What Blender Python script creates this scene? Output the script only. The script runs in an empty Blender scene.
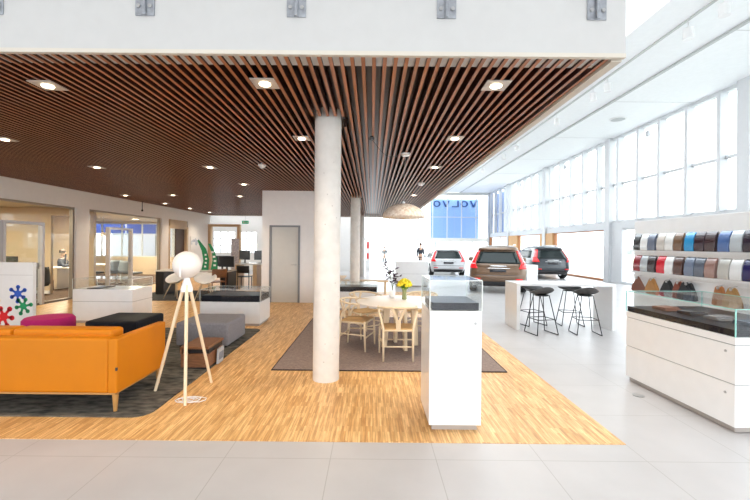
import bpy, bmesh, math, random
from mathutils import Vector, Matrix, noise
PI = math.pi
R = math.radians
random.seed(4)
S = bpy.context.scene
C = S.collection

# ------------------------------------------------------------------ camera, sky, lights, exposure
cam = bpy.data.objects.new('camera', bpy.data.cameras.new('camera')); C.objects.link(cam)
cam.data.sensor_width = 36; cam.data.lens = 18.72
cam.data.shift_x = 0.004; cam.data.shift_y = -0.0067
cam.data.clip_start = 0.05; cam.data.clip_end = 500
cam.matrix_world = Matrix.Translation((0, 0, 1.62)) @ Matrix.Rotation(PI/2, 4, 'X') @ Matrix.Rotation(0.0095, 4, 'Z')
S.camera = cam
S.view_settings.view_transform = 'Standard'; S.view_settings.look = 'None'
S.view_settings.gamma = 1; S.view_settings.use_curve_mapping = False
S.view_settings.exposure = 2.06
S.cycles.max_bounces = 10; S.cycles.diffuse_bounces = 6; S.cycles.glossy_bounces = 4
S.cycles.transparent_max_bounces = 16; S.cycles.transmission_bounces = 6
S.cycles.sample_clamp_indirect = 6; S.cycles.caustics_reflective = False; S.cycles.caustics_refractive = False

w = bpy.data.worlds.new('sky'); S.world = w; w.use_nodes = True
nt = w.node_tree; bg = nt.nodes['Background']
tc = nt.nodes.new('ShaderNodeTexCoord'); sp = nt.nodes.new('ShaderNodeSeparateXYZ'); cr = nt.nodes.new('ShaderNodeValToRGB')
nt.links.new(tc.outputs['Generated'], sp.inputs[0]); nt.links.new(sp.outputs['Z'], cr.inputs[0])
cr.color_ramp.elements[0].position = 0.0; cr.color_ramp.elements[0].color = (0.97, 0.98, 1.0, 1)
cr.color_ramp.elements[1].position = 0.7; cr.color_ramp.elements[1].color = (0.88, 0.94, 1.0, 1)
nt.links.new(cr.outputs[0], bg.inputs[0]); bg.inputs[1].default_value = 1.25

def area(name, loc, rot, sx, sy, power, col=(1, 1, 1), portal=False):
    l = bpy.data.lights.new(name, 'AREA'); l.shape = 'RECTANGLE'; l.size = sx; l.size_y = sy; l.energy = power; l.color = col
    if portal: l.cycles.is_portal = True
    o = bpy.data.objects.new(name, l); C.objects.link(o); o.location = loc; o.rotation_euler = rot
    return o
# sky portals in the glazed walls and the roof light
area('daylight_portal', (11.15, 15.5, 3.4), (0, PI/2, 0), 6.4, 43, 1, portal=True)
area('daylight_portal', (2, 36.9, 3.4), (-PI/2, 0, 0), 18, 6.4, 1, portal=True)
area('daylight_portal', (-1, -5.9, 2.05), (PI/2, 0, 0), 24, 3.5, 1, portal=True)
area('daylight_portal', (2.8, 19.5, 8.95), (0, 0, 0), 6.2, 35, 1, portal=True)

# ------------------------------------------------------------------ materials
MATS = {}
def mat(name, col, rough=0.5, metal=0.0, var=0.0, scale=8.0, stretch=(1, 1, 1), col2=None, bump=0.0, emit=0.0, coat=0.0, sss=0.0, spec=0.5, alpha=None):
    if name in MATS: return MATS[name]
    m = bpy.data.materials.new(name); m.use_nodes = True; MATS[name] = m
    n = m.node_tree; b = n.nodes['Principled BSDF']
    b.inputs['Roughness'].default_value = rough; b.inputs['Metallic'].default_value = metal
    b.inputs['Coat Weight'].default_value = coat; b.inputs['Specular IOR Level'].default_value = spec
    b.inputs['Base Color'].default_value = (*col, 1)
    t = n.nodes.new('ShaderNodeTexCoord'); mp = n.nodes.new('ShaderNodeMapping'); ns = n.nodes.new('ShaderNodeTexNoise')
    mp.inputs['Scale'].default_value = stretch; ns.inputs['Scale'].default_value = scale; ns.inputs['Detail'].default_value = 4
    n.links.new(t.outputs['Object'], mp.inputs[0]); n.links.new(mp.outputs[0], ns.inputs[0])
    c2 = col2 or tuple(max(0, c*(1-max(var, 0.03))) for c in col)
    r = n.nodes.new('ShaderNodeValToRGB')
    r.color_ramp.elements[0].position = 0.32; r.color_ramp.elements[0].color = (*c2, 1)
    r.color_ramp.elements[1].position = 0.68; r.color_ramp.elements[1].color = (*col, 1)
    n.links.new(ns.outputs[0], r.inputs[0]); n.links.new(r.outputs[0], b.inputs['Base Color'])
    if bump:
        bp = n.nodes.new('ShaderNodeBump'); bp.inputs['Strength'].default_value = bump; bp.inputs['Distance'].default_value = 0.01
        n.links.new(ns.outputs[0], bp.inputs['Height']); n.links.new(bp.outputs[0], b.inputs['Normal'])
    if emit:
        b.inputs['Emission Color'].default_value = (*col, 1); b.inputs['Emission Strength'].default_value = emit
    if sss: b.inputs['Transmission Weight'].default_value = sss
    return m

def glass_mat(name, tint=(0.96, 0.98, 0.98), refl=0.06):
    m = bpy.data.materials.new(name); m.use_nodes = True; n = m.node_tree; n.nodes.clear()
    o = n.nodes.new('ShaderNodeOutputMaterial'); mx = n.nodes.new('ShaderNodeMixShader')
    tr = n.nodes.new('ShaderNodeBsdfTransparent'); gl = n.nodes.new('ShaderNodeBsdfGlossy'); lw = n.nodes.new('ShaderNodeLayerWeight')
    mr = n.nodes.new('ShaderNodeMapRange')
    tr.inputs[0].default_value = (*tint, 1); gl.inputs['Roughness'].default_value = 0.02; lw.inputs[0].default_value = 0.12
    mr.inputs['To Min'].default_value = refl; mr.inputs['To Max'].default_value = 0.3
    n.links.new(lw.outputs['Fresnel'], mr.inputs[0]); n.links.new(mr.outputs[0], mx.inputs[0])
    n.links.new(tr.outputs[0], mx.inputs[1]); n.links.new(gl.outputs[0], mx.inputs[2]); n.links.new(mx.outputs[0], o.inputs[0])
    return m

GLASS = glass_mat('window_glass', refl=0.03)
CASE = glass_mat('case_glass', (0.975, 0.99, 0.99), 0.035)
EDGE = mat('glass_edge_green', (0.35, 0.75, 0.68), 0.2)
WHITE = mat('white_paint', (0.86, 0.85, 0.84), 0.6, var=0.02)
FASC = mat('fascia_white', (0.58, 0.575, 0.565), 0.65, var=0.02)
CEILW = mat('hall_ceiling_white', (0.86, 0.88, 0.89), 0.6, var=0.02)
LACQ = mat('white_lacquer', (0.84, 0.84, 0.84), 0.28, var=0.01, coat=0.3)
CREAM = mat('cream_wall', (0.62, 0.49, 0.34), 0.7, var=0.03)
ALU = mat('brushed_aluminium', (0.50, 0.50, 0.50), 0.35, 0.8, var=0.05)
FRAMEW = mat('frame_white', (0.62, 0.64, 0.66), 0.4, var=0.02)
GREYST = mat('galvanised_steel', (0.42, 0.44, 0.48), 0.45, 0.6, var=0.3, scale=25)
BLACK = mat('black_plastic', (0.015, 0.015, 0.017), 0.4)
NAVYBLK = mat('black_leather', (0.007, 0.008, 0.014), 0.55, var=0.3, bump=0.1, spec=0.2)
OAK = mat('pale_oak', (0.72, 0.54, 0.33), 0.45, var=0.18, scale=6, stretch=(8, 8, 1))
BEECH = mat('pale_beech', (0.80, 0.66, 0.46), 0.45, var=0.12, scale=6, stretch=(8, 8, 1))
PLY = mat('wood_cladding', (0.62, 0.34, 0.13), 0.5, var=0.2, scale=4, stretch=(6, 6, 1))
WALNUT = mat('walnut', (0.25, 0.11, 0.05), 0.4, var=0.4, scale=5, stretch=(2, 12, 12))
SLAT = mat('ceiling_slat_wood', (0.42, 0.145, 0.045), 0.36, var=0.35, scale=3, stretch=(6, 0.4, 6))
DARKV = mat('dark_void', (0.012, 0.006, 0.005), 0.9)
CARPET = mat('brown_carpet', (0.10, 0.055, 0.035), 0.95, var=0.3, scale=60)

def concrete():
    m = mat('column_concrete', (0.74, 0.71, 0.67), 0.7, var=0.12, scale=7, bump=0.15)
    n = m.node_tree; b = n.nodes['Principled BSDF']
    v = n.nodes.new('ShaderNodeTexVoronoi'); v.inputs['Scale'].default_value = 9
    r = n.nodes.new('ShaderNodeValToRGB'); r.color_ramp.elements[0].color = (0.4, 0.38, 0.35, 1); r.color_ramp.elements[0].position = 0.04
    r.color_ramp.elements[1].color = (1, 1, 1, 1); r.color_ramp.elements[1].position = 0.09
    t = [x for x in n.nodes if x.type == 'TEX_COORD'][0]; n.links.new(t.outputs['Object'], v.inputs[0]); n.links.new(v.outputs['Distance'], r.inputs[0])
    mx = n.nodes.new('ShaderNodeMixRGB'); mx.blend_type = 'MULTIPLY'; mx.inputs[0].default_value = 0.6
    old = b.inputs['Base Color'].links[0].from_socket
    n.links.new(old, mx.inputs[1]); n.links.new(r.outputs[0], mx.inputs[2]); n.links.new(mx.outputs[0], b.inputs['Base Color'])
    return m
CONC = concrete()

def tile_mat():
    m = bpy.data.materials.new('porcelain_floor_tile'); m.use_nodes = True; n = m.node_tree; b = n.nodes['Principled BSDF']
    t = n.nodes.new('ShaderNodeTexCoord'); mp = n.nodes.new('ShaderNodeMapping'); br = n.nodes.new('ShaderNodeTexBrick')
    mp.inputs['Location'].default_value = (-0.5, -2.95, 0)
    br.offset = 0; br.squash = 1
    br.inputs['Color1'].default_value = (0.53, 0.505, 0.50, 1); br.inputs['Color2'].default_value = (0.53, 0.505, 0.50, 1)
    br.inputs['Mortar'].default_value = (0.40, 0.38, 0.36, 1); br.inputs['Scale'].default_value = 1
    br.inputs['Brick Width'].default_value = 0.8; br.inputs['Row Height'].default_value = 0.81; br.inputs['Mortar Size'].default_value = 0.0035
    n.links.new(t.outputs['Object'], mp.inputs[0]); n.links.new(mp.outputs[0], br.inputs[0])
    ns = n.nodes.new('ShaderNodeTexNoise'); ns.inputs['Scale'].default_value = 2.2; ns.inputs['Detail'].default_value = 8; n.links.new(t.outputs['Object'], ns.inputs[0])
    mx = n.nodes.new('ShaderNodeMixRGB'); mx.blend_type = 'MULTIPLY'; mx.inputs[0].default_value = 0.22
    n.links.new(br.outputs['Color'], mx.inputs[1]); n.links.new(ns.outputs[0], mx.inputs[2]); n.links.new(mx.outputs[0], b.inputs['Base Color'])
    b.inputs['Roughness'].default_value = 0.32; b.inputs['Specular IOR Level'].default_value = 0.45
    return m

def parquet_mat():
    m = bpy.data.materials.new('industrial_oak_parquet'); m.use_nodes = True; n = m.node_tree; b = n.nodes['Principled BSDF']
    t = n.nodes.new('ShaderNodeTexCoord'); mp = n.nodes.new('ShaderNodeMapping'); br = n.nodes.new('ShaderNodeTexBrick')
    mp.inputs['Rotation'].default_value = (0, 0, PI/2); br.offset = 0.37; br.offset_frequency = 2
    br.inputs['Color1'].default_value = (0.88, 0.57, 0.25, 1); br.inputs['Color2'].default_value = (0.60, 0.31, 0.10, 1)
    br.inputs['Mortar'].default_value = (0.42, 0.22, 0.08, 1); br.inputs['Scale'].default_value = 1
    br.inputs['Brick Width'].default_value = 0.26; br.inputs['Row Height'].default_value = 0.021; br.inputs['Mortar Size'].default_value = 0.0008
    n.links.new(t.outputs['Object'], mp.inputs[0]); n.links.new(mp.outputs[0], br.inputs[0])
    ns = n.nodes.new('ShaderNodeTexNoise'); ns.inputs['Scale'].default_value = 1.0; ns.inputs['Detail'].default_value = 2
    mp2 = n.nodes.new('ShaderNodeMapping'); mp2.inputs['Scale'].default_value = (60, 4, 1); n.links.new(t.outputs['Object'], mp2.inputs[0]); n.links.new(mp2.outputs[0], ns.inputs[0])
    rr = n.nodes.new('ShaderNodeValToRGB'); rr.color_ramp.elements[0].position = 0.35; rr.color_ramp.elements[0].color = (0.72, 0.66, 0.6, 1)
    rr.color_ramp.elements[1].position = 0.7; rr.color_ramp.elements[1].color = (1.15, 1.2, 1.3, 1); n.links.new(ns.outputs[0], rr.inputs[0])
    mx = n.nodes.new('ShaderNodeMixRGB'); mx.blend_type = 'MULTIPLY'; mx.inputs[0].default_value = 0.9
    n.links.new(br.outputs['Color'], mx.inputs[1]); n.links.new(rr.outputs[0], mx.inputs[2]); n.links.new(mx.outputs[0], b.inputs['Base Color'])
    b.inputs['Roughness'].default_value = 0.4
    return m

# ------------------------------------------------------------------ mesh builder
class B:
    def __init__(s): s.v = []; s.f = []; s.mi = []; s.cur = 0
    def add(s, vs, fs):
        o = len(s.v); s.v += [tuple(v) for v in vs]; s.f += [tuple(i+o for i in f) for f in fs]; s.mi += [s.cur]*len(fs); return s
    def box(s, x0, x1, y0, y1, z0, z1, M=None):
        vs = [Vector((x, y, z)) for z in (z0, z1) for (x, y) in ((x0, y0), (x1, y0), (x1, y1), (x0, y1))]
        if M is not None: vs = [M @ v for v in vs]
        return s.add(vs, [(3, 2, 1, 0), (4, 5, 6, 7), (0, 1, 5, 4), (1, 2, 6, 5), (2, 3, 7, 6), (3, 0, 4, 7)])
    def tube(s, pts, r, seg=8, flat=None):
        pts = [Vector(p) for p in pts]; n = len(pts); rs = r if isinstance(r, (list, tuple)) else [r]*n
        base = len(s.v); vs = []; up = None
        for i, p in enumerate(pts):
            d = (pts[min(i+1, n-1)] - pts[max(i-1, 0)]).normalized()
            if up is None: up = Vector((0, 0, 1)) if abs(d.z) < 0.9 else Vector((1, 0, 0))
            a = d.cross(up).normalized(); b = a.cross(d).normalized(); up = b
            for k in range(seg):
                t = 2*PI*k/seg; vs.append(p + a*math.cos(t)*rs[i] + b*math.sin(t)*rs[i]*(flat or 1))
        fs = [(i*seg+k, i*seg+(k+1) % seg, (i+1)*seg+(k+1) % seg, (i+1)*seg+k) for i in range(n-1) for k in range(seg)]
        fs += [tuple(range(seg-1, -1, -1)), tuple(range((n-1)*seg, n*seg))]
        return s.add(vs, fs)
    def lathe(s, prof, seg=24, c=(0, 0, 0), M=None):
        vs = []; n = len(prof)
        for (r, z) in prof:
            for k in range(seg):
                t = 2*PI*k/seg; v = Vector((c[0]+r*math.cos(t), c[1]+r*math.sin(t), c[2]+z)); vs.append(M @ v if M is not None else v)
        fs = [(i*seg+k, i*seg+(k+1) % seg, (i+1)*seg+(k+1) % seg, (i+1)*seg+k) for i in range(n-1) for k in range(seg)]
        if prof[0][0] > 1e-5: fs.append(tuple(range(seg-1, -1, -1)))
        if prof[-1][0] > 1e-5: fs.append(tuple(range((n-1)*seg, n*seg)))
        return s.add(vs, fs)
    def prism(s, poly, h0, h1, axis='z', M=None):
        n = len(poly)
        def P(p, h):
            v = Vector({'z': (p[0], p[1], h), 'y': (p[0], h, p[1]), 'x': (h, p[0], p[1])}[axis]); return M @ v if M is not None else v
        return s.add([P(p, h0) for p in poly]+[P(p, h1) for p in poly], [tuple(range(n-1, -1, -1)), tuple(range(n, 2*n))]+[(i, (i+1) % n, n+(i+1) % n, n+i) for i in range(n)])
    def ball(s, c, r, seg=10, sc=(1, 1, 1)):
        return s.lathe([(max(1e-6, r*math.sin(PI*i/6))*1, -r*math.cos(PI*i/6)*sc[2]) for i in range(7)], seg, c)
    def grid(s, P, nu, nv, closed=False):
        vs = [P(i/(nu-1), j/(nv-1)) for i in range(nu) for j in range(nv)]
        return s.add(vs, [(i*nv+j, i*nv+j+1, (i+1)*nv+j+1, (i+1)*nv+j) for i in range(nu-1) for j in range(nv-1)])
    def build(s, name, m, parent=None, bevel=0, smooth=False, solid=0, loc=None, sub=0):
        me = bpy.data.meshes.new(name); me.from_pydata(s.v, [], s.f)
        for x in (m if isinstance(m, (list, tuple)) else [m]): me.materials.append(x)
        for p, i in zip(me.polygons, s.mi): p.material_index = i
        bm = bmesh.new(); bm.from_mesh(me); bmesh.ops.remove_doubles(bm, verts=bm.verts, dist=1e-5)
        bmesh.ops.recalc_face_normals(bm, faces=bm.faces); bm.to_mesh(me); bm.free()
        if smooth:
            for p in me.polygons: p.use_smooth = True
            if smooth != 2:
                me.set_sharp_from_angle(angle=R(40))
        o = bpy.data.objects.new(name, me); C.objects.link(o)
        if parent is not None: o.parent = parent
        if loc: o.location = loc
        if solid:
            q = o.modifiers.new('solid', 'SOLIDIFY'); q.thickness = solid; q.offset = 0
        if bevel:
            q = o.modifiers.new('bevel', 'BEVEL'); q.width = bevel; q.segments = 2; q.limit_method = 'ANGLE'; q.angle_limit = R(50)
        if sub:
            q = o.modifiers.new('sub', 'SUBSURF'); q.levels = sub; q.render_levels = sub
        return o

def tag(o, label=None, cat=None, group=None, kind=None):
    if label: o['label'] = label
    if cat: o['category'] = cat
    if group: o['group'] = group
    if kind: o['kind'] = kind
    return o
def thing(name, label, cat, loc=(0, 0, 0), rz=0, group=None):
    o = bpy.data.objects.new(name, None); C.objects.link(o); o.location = loc; o.rotation_euler = (0, 0, rz); o.empty_display_size = 0.1
    return tag(o, label, cat, group)
def struct(name, b, m, parent=None, **k):
    o = b.build(name, m, parent, **k)
    if parent is None: o['kind'] = 'structure'
    return o
def dup(o, loc=None, rz=None, label=None, group=None, parent=None, swap=None):
    c = o.copy(); C.objects.link(c)
    if parent is not None: c.parent = parent
    if loc is not None: c.location = loc
    if rz is not None: c.rotation_euler = (0, 0, rz)
    if label: c['label'] = label
    if group: c['group'] = group
    for ch in [x for x in o.children]: dup(ch, parent=c)
    return c
def copies(proto, lst):
    """lst: (loc, rz, label); the first entry moves the proto itself"""
    out = []
    for i, (loc, rz, lab) in enumerate(lst):
        if i == 0:
            proto.location = loc; proto.rotation_euler = (0, 0, rz); proto['label'] = lab; out.append(proto)
        else: out.append(dup(proto, loc, rz, lab))
    return out

# ================================================================== THE SETTING
HC = 3.10        # underside of slats
XR, YF, YB, XL = 1.90, 3.07, 20.5, -8.5
XW, YW, HH = 11.2, 37.0, 6.66

fl = B().box(-20, 11.6, -6, 37, -0.2, 0); struct('floor', fl, tile_mat())
fl = B(); fl.prism([(-8.5, 3.2), (2.1, 3.2), (2.1, 13.5), (-1.3, 13.5), (-1.3, 20.5), (-8.5, 20.5)], 0.0, 0.004)
struct('floor', fl, parquet_mat())
struct('floor', B().box(-17, -8.55, 4, 20, 0.0, 0.004), CARPET)

# slatted ceiling under the mezzanine
cols = [(-0.54, 4.7), (-0.54, 12.5), (-0.54, 20.0)]
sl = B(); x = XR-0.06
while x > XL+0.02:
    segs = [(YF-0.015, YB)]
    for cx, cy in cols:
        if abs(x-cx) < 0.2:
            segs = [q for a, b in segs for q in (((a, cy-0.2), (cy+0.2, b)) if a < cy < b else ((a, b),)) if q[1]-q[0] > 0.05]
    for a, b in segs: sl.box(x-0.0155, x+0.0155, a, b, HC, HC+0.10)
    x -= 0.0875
slo = struct('ceiling', sl, [SLAT, mat('slat_side_dark', (0.06, 0.017, 0.011), 0.4, var=0.2)])
for p in slo.data.polygons: p.material_index = 0 if p.normal.z < -0.5 else 1  # undersides keep the slat wood, all other faces take a darker brown
struct('ceiling', B().box(XL, XR, YF-0.02, YB, HC+0.125, HC+0.2), mat('backing_panel', (0.055, 0.025, 0.018), 0.3, var=0.3, scale=2))
struct('trim_1', B().box(XR-0.03, XR+0.05, YF, YB, HC-0.02, HC+0.2).box(XL, XR+0.05, YF-0.055, YF-0.018, HC-0.012, HC+0.02).box(XL, XR+0.05, YB, YB+0.05, HC-0.02, HC+0.2), mat('beige_trim', (0.66, 0.61, 0.53), 0.6))
struct('wall_front', B().box(-14, XR+0.05, YF-0.05, YF+0.2, HC+0.02, 4.0).box(XR-0.15, XR+0.05, YF, YB, HC+0.06, 4.0).box(-14, XR, YF+0.2, YB, HC+0.21, 3.45), FASC)

# columns
for i, (cx, cy) in enumerate(cols):
    o = B().lathe([(0.158, 0), (0.158, HC+0.16)], 40, (cx, cy, 0)).build('column', CONC, smooth=True)
    o['kind'] = 'structure'

# core block with the grey framed door
cw = B().box(-3.05, -1.99, 10.8, 14.5, 0, HC).box(-1.99, -1.25, 10.8, 14.5, 0, HC)
cw = B().box(-3.05, -2.84, 10.8, 14.5, 0, HC).box(-1.99, -1.25, 10.8, 14.5, 0, HC).box(-2.84, -1.99, 10.8, 14.5, 2.14, HC).box(-2.84, -1.99, 11.0, 14.5, 0, 2.14)
struct('wall_core', cw, WHITE)
d = thing('door_1', None, None, (-2.415, 10.8, 0)); d['kind'] = 'structure'
B().box(-0.425, -0.37, -0.02, 0.2, 0, 2.14).box(0.37, 0.425, -0.02, 0.2, 0, 2.14).box(-0.37, 0.37, -0.02, 0.2, 2.09, 2.14).build('door_frame', mat('grey_door_frame', (0.22, 0.23, 0.25), 0.5), d)
B().box(-0.37, 0.37, 0.02, 0.06, 0.005, 2.09).build('door_leaf', mat('pale_grey_door', (0.60, 0.60, 0.57), 0.5), d)
B().tube([(0.31, 0.02, 1.05), (0.31, -0.035, 1.05), (0.19, -0.035, 1.05)], 0.009).lathe([(0.024, 0), (0.024, 0.01)], 16, (0, 0, 0), Matrix.Translation((0.31, 0.02, 1.05)) @ Matrix.Rotation(PI/2, 4, 'X')).build('door_handle', ALU, d, smooth=True)

# left wall: header, piers and glazed openings
lw = B()
lw.box(-8.7, -8.5, 2.0, 20.5, 2.62, HC+0.16)
for a, b in ((2.0, 6.0), (11.2, 11.72), (15.75, 16.3), (18.0, 20.5)): lw.box(-8.7, -8.5, a, b, 0, 2.62)
struct('wall_left', lw, WHITE)
struct('baseboard_left', B().box(-8.5, -8.485, 18.0, 20.5, 0, 0.08).box(-8.5, -8.485, 11.2, 11.72, 0, 0.08), ALU)
def glazed(name, y0, y1, z1, muls, door=None):
    o = thing(name, None, None, (-8.6, y0, 0)); o['kind'] = 'structure'; L = y1-y0
    f = B().box(-0.04, 0.04, 0, L, 0, 0.05).box(-0.04, 0.04, 0, L, z1-0.05, z1).box(-0.05, 0.05, 0, 0.05, 0, z1).box(-0.05, 0.05, L-0.06, L, 0, z1)
    for m_ in muls: f.box(-0.03, 0.03, m_-y0-0.015, m_-y0+0.015, 0.05, z1-0.05)
    f.build('window_frame', mat('taupe_frame', (0.30, 0.26, 0.22), 0.4, 0.3), o)
    g = B()
    g.box(-0.004, 0.004, 0.05, L-0.06, 0.05, z1-0.05); g.build('pane', GLASS, o)
    return o
glazed('window_1', 6.0, 11.2, 2.62, [7.4])
glazed('window_2', 11.72, 15.75, 2.62, [])
def glass_door(name, y0, y1):
    o = thing(name, None, None, (-8.56, y0, 0)); o['kind'] = 'structure'; L = y1-y0
    B().box(-0.05, 0.07, 0, 0.07, 0, 2.12).box(-0.05, 0.07, L-0.07, L, 0, 2.12).box(-0.05, 0.07, 0.07, L-0.07, 2.05, 2.12).build('door_frame', mat('white_metal_frame', (0.70, 0.70, 0.73), 0.35, 0.2), o)
    B().box(0.0, 0.012, 0.08, L-0.08, 0.01, 2.04).build('pane', GLASS, o)
    B().tube([(0.012, L-0.14, 1.0), (0.07, L-0.14, 1.0), (0.07, L-0.27, 1.0)], 0.011).box(0.0, 0.02, L-0.17, L-0.1, 0.92, 1.08).build('door_handle', ALU, o, smooth=True)
glass_door('door_2', 8.98, 10.12)
glass_door('door_3', 12.6, 13.85)
o = thing('door_4', None, None, (-8.6, 16.3, 0)); o['kind'] = 'structure'
B().box(-0.12, 0.12, 0, 0.1, 0, 2.35).box(-0.12, 0.12, 1.55, 1.7, 0, 2.35).box(-0.12, 0.12, 0.1, 1.55, 2.25, 2.62).build('door_frame', mat('tan_door_frame', (0.55, 0.42, 0.28), 0.5, var=0.1), o)
B().box(-0.03, 0.03, 0.75, 1.5, 0.01, 2.25).build('door_leaf', mat('dark_brown_door', (0.07, 0.035, 0.02), 0.45), o)
B().box(-0.02, 0.02, 0.12, 0.72, 0.05, 2.22).build('pane', GLASS, o)
# offices behind
struct('ceiling', B().box(-17, -8.7, 4, 20, 2.7, 2.78), mat('office_ceiling', (0.62, 0.55, 0.44), 0.8))
wc = B().box(-13.6, -10.05, 12.2, 12.3, 0, 2.7).box(-9.35, -8.7, 12.2, 12.3, 0, 2.7).box(-10.05, -9.35, 12.2, 12.3, 2.45, 2.7).box(-13.6, -13.5, 4, 12.2, 0, 2.7).box(-13.6, -8.7, 4, 4.1, 0, 2.7)
struct('wall_office', wc, CREAM)
struct('baseboard_office', B().box(-13.5, -10.05, 12.17, 12.2, 0, 0.1), WHITE)
struct('wall_office_back', B().box(-17, -11.95, 16.5, 16.6, 0, 2.7).box(-17.1, -17, 12, 20, 0, 2.7).box(-17, -8.7, 20, 20.1, 0, 0.9).box(-17, -8.7, 20, 20.1, 2.62, 2.7), CREAM)
o = thing('window_3', None, None, (-12.8, 20.05, 0.9)); o['kind'] = 'structure'
f = B().box(-4.2, 4.1, -0.03, 0.03, 0, 0.05).box(-4.2, 4.1, -0.03, 0.03, 1.67, 1.72)
for i in range(9): f.box(-4.2+i*1.03, -4.14+i*1.03, -0.03, 0.03, 0.05, 1.67)
f.box(-4.2, 4.1, -0.02, 0.02, 1.12, 1.16)
f.build('window_frame', FRAMEW, o); B().box(-4.2, 4.1, -0.005, 0.005, 0.05, 1.67).build('pane', GLASS, o)

# back left end: wall with two gridded windows
bw = B()
xs = [(-16, -9.8), (-8.45, -8.1), (-7.1, -1.2)]
for a, b in xs: bw.box(a, b, 24, 24.2, 0, 4)
for a, b in ((-9.8, -8.45), (-8.1, -7.1)): bw.box(a, b, 24, 24.2, 0, 1.05).box(a, b, 24, 24.2, 2.36, 4)
struct('wall_back', bw, WHITE)  # stops short of the roof; unseen gap above left open for more daylight
for i, (a, b) in enumerate(((-9.8, -8.45), (-8.1, -7.1))):
    o = thing('window_%d' % (4+i), None, None, (a, 24.1, 1.05)); o['kind'] = 'structure'; L = b-a
    f = B()
    for k in range(4): f.box(L*k/3-0.025, L*k/3+0.025, -0.03, 0.03, 0, 1.31)
    for k in range(4): f.box(0, L, -0.03, 0.03, 1.31*k/3-0.02, 1.31*k/3+0.02)
    f.build('window_frame', mat('grid_frame', (0.55, 0.55, 0.56), 0.5), o); B().box(0, L, -0.004, 0.004, 0, 1.31).build('pane', GLASS, o)
struct('wall_left', B().box(-10.5, -10.4, 20.5, 24, 0, 3.5), WHITE)
struct('trim_2', B().box(-8.5, -8.36, 20.2, 20.45, 0, 2.62).box(-7.0, -6.86, 20.2, 20.45, 0, 2.62).box(-8.36, -7.0, 20.2, 20.45, 2.5, 2.62), mat('oak_portal', (0.60, 0.42, 0.25), 0.5, var=0.1))
struct('wall_inner', B().box(-1.3, -1.2, 24.2, 37, 0, HH), WHITE)

# right wall: glazed bays, structural posts, parapet band
bays = [(-6, -1.9), (-1.9, 4.8), (4.8, 11.55), (11.55, 18.25), (18.25, 24.95), (24.95, 31.65), (31.65, 37.0)]
wn = 6
pb = B()
for (a, b) in bays: pb.box(XW-0.25, XW+0.15, b-0.2, b+0.2, 0, HH)
struct('wall_right', pb.box(XW-0.12, XW+0.1, -6, 37, 2.45, 2.78).box(XW-0.1, XW+0.1, -6, 37, HH-0.12, HH), FRAMEW)
MULG = mat('mullion_grey', (0.50, 0.51, 0.53), 0.45, 0.3)
for (a, b) in bays:
    o = thing('window_%d' % wn, None, None, (XW, a, 2.78)); o['kind'] = 'structure'; wn += 1
    L = b-a; fr = [6.7*q for q in (0.127, 0.32, 0.515, 0.694, 0.888) if 6.7*q < L-0.3]; f = B()
    for q in fr: f.box(-0.24, 0.03, q-0.085, q+0.055, 0, HH-2.9)
    f.box(-0.06, 0.03, 0, L, 1.68, 1.76); f.box(-0.06, 0.03, 0, L, 0, 0.06)
    f.build('window_frame', FRAMEW, o)
    f = B()
    for q in fr: f.box(-0.20, 0.02, q+0.055, q+0.075, 0, HH-2.9)
    f.box(-0.07, 0.0, 0, L, 1.655, 1.68)
    f.build('mullion_seal', MULG, o)
    B().box(-0.004, 0.004, 0.1, L-0.1, 0, HH-2.9).build('pane', GLASS, o)
    B().box(-0.18, -0.09, L*0.62-0.08, L*0.62+0.08, HH-3.35, HH-3.12).build('vent_motor', mat('grey_box', (0.55, 0.57, 0.60), 0.5), o)
# lower right windows with wood clad posts
for i, (a, b) in enumerate(((-6, 5.9), (5.9, 11.6), (12.1, 17.3), (18.5, 23.8), (25.6, 29.6), (31.8, 36.8))):
    o = thing('window_%d' % wn, None, None, (XW, a, 0)); o['kind'] = 'structure'; wn += 1; L = b-a
    f = B().box(-0.06, 0.05, 0, L, 2.39, 2.45).box(-0.1, 0.05, 0, L, 0, 0.1)
    if i < 3:
        for k in range(1, 4): f.box(-0.05, 0.04, L*k/4-0.03, L*k/4+0.03, 0.1, 2.39)
        f.build('window_frame', FRAMEW, o)
    else:
        f.box(-0.10, 0.05, 0, 0.07, 0, 2.45).box(-0.10, 0.05, L-0.07, L, 0, 2.45)
        f.build('window_frame', mat('red_brown_frame', (0.45, 0.19, 0.08), 0.5), o)
    B().box(-0.004, 0.004, 0.05, L-0.05, 0.1, 2.39).build('pane', GLASS, o)
struct('wall_right', B().box(XW-0.2, XW+0.1, 23.8, 25.6, 0, 2.45).box(XW-0.2, XW+0.1, 29.6, 31.8, 0, 2.45), PLY)
struct('wall_right', B().box(XW-0.12, XW+0.1, 17.3, 18.5, 0, 2.45).box(XW-0.12, XW+0.1, 11.6, 12.1, 0, 2.45), FRAMEW)

# far facade
fw = B().box(-1.3, 11.4, YW-0.15, YW+0.15, 2.0, 2.35).box(-1.3, 11.4, YW-0.15, YW+0.15, HH-0.25, HH)
for x in (-1.2, 11.2): fw.box(x-0.15, x+0.15, YW-0.2, YW+0.2, 0, HH)
struct('wall_far', fw, mat('canopy_white', (0.70, 0.70, 0.66), 0.6))
for i in range(3):
    a = -1.1+i*4.1; L = 4.1
    o = thing('window_%d' % wn, None, None, (a, YW, 0)); o['kind'] = 'structure'; wn += 1
    f = B()
    for k in range(4 if i == 2 else 3): f.box(L*k/3-0.035, L*k/3+0.035, -0.06, 0.06, 0, HH-0.25)
    f.box(0, L, -0.05, 0.05, 0, 0.08).box(0, L, -0.05, 0.05, 4.3, 4.36)
    f.build('window_frame', FRAMEW, o); B().box(0, L, -0.004, 0.004, 0.08, HH-0.25).build('pane', GLASS, o)

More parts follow.
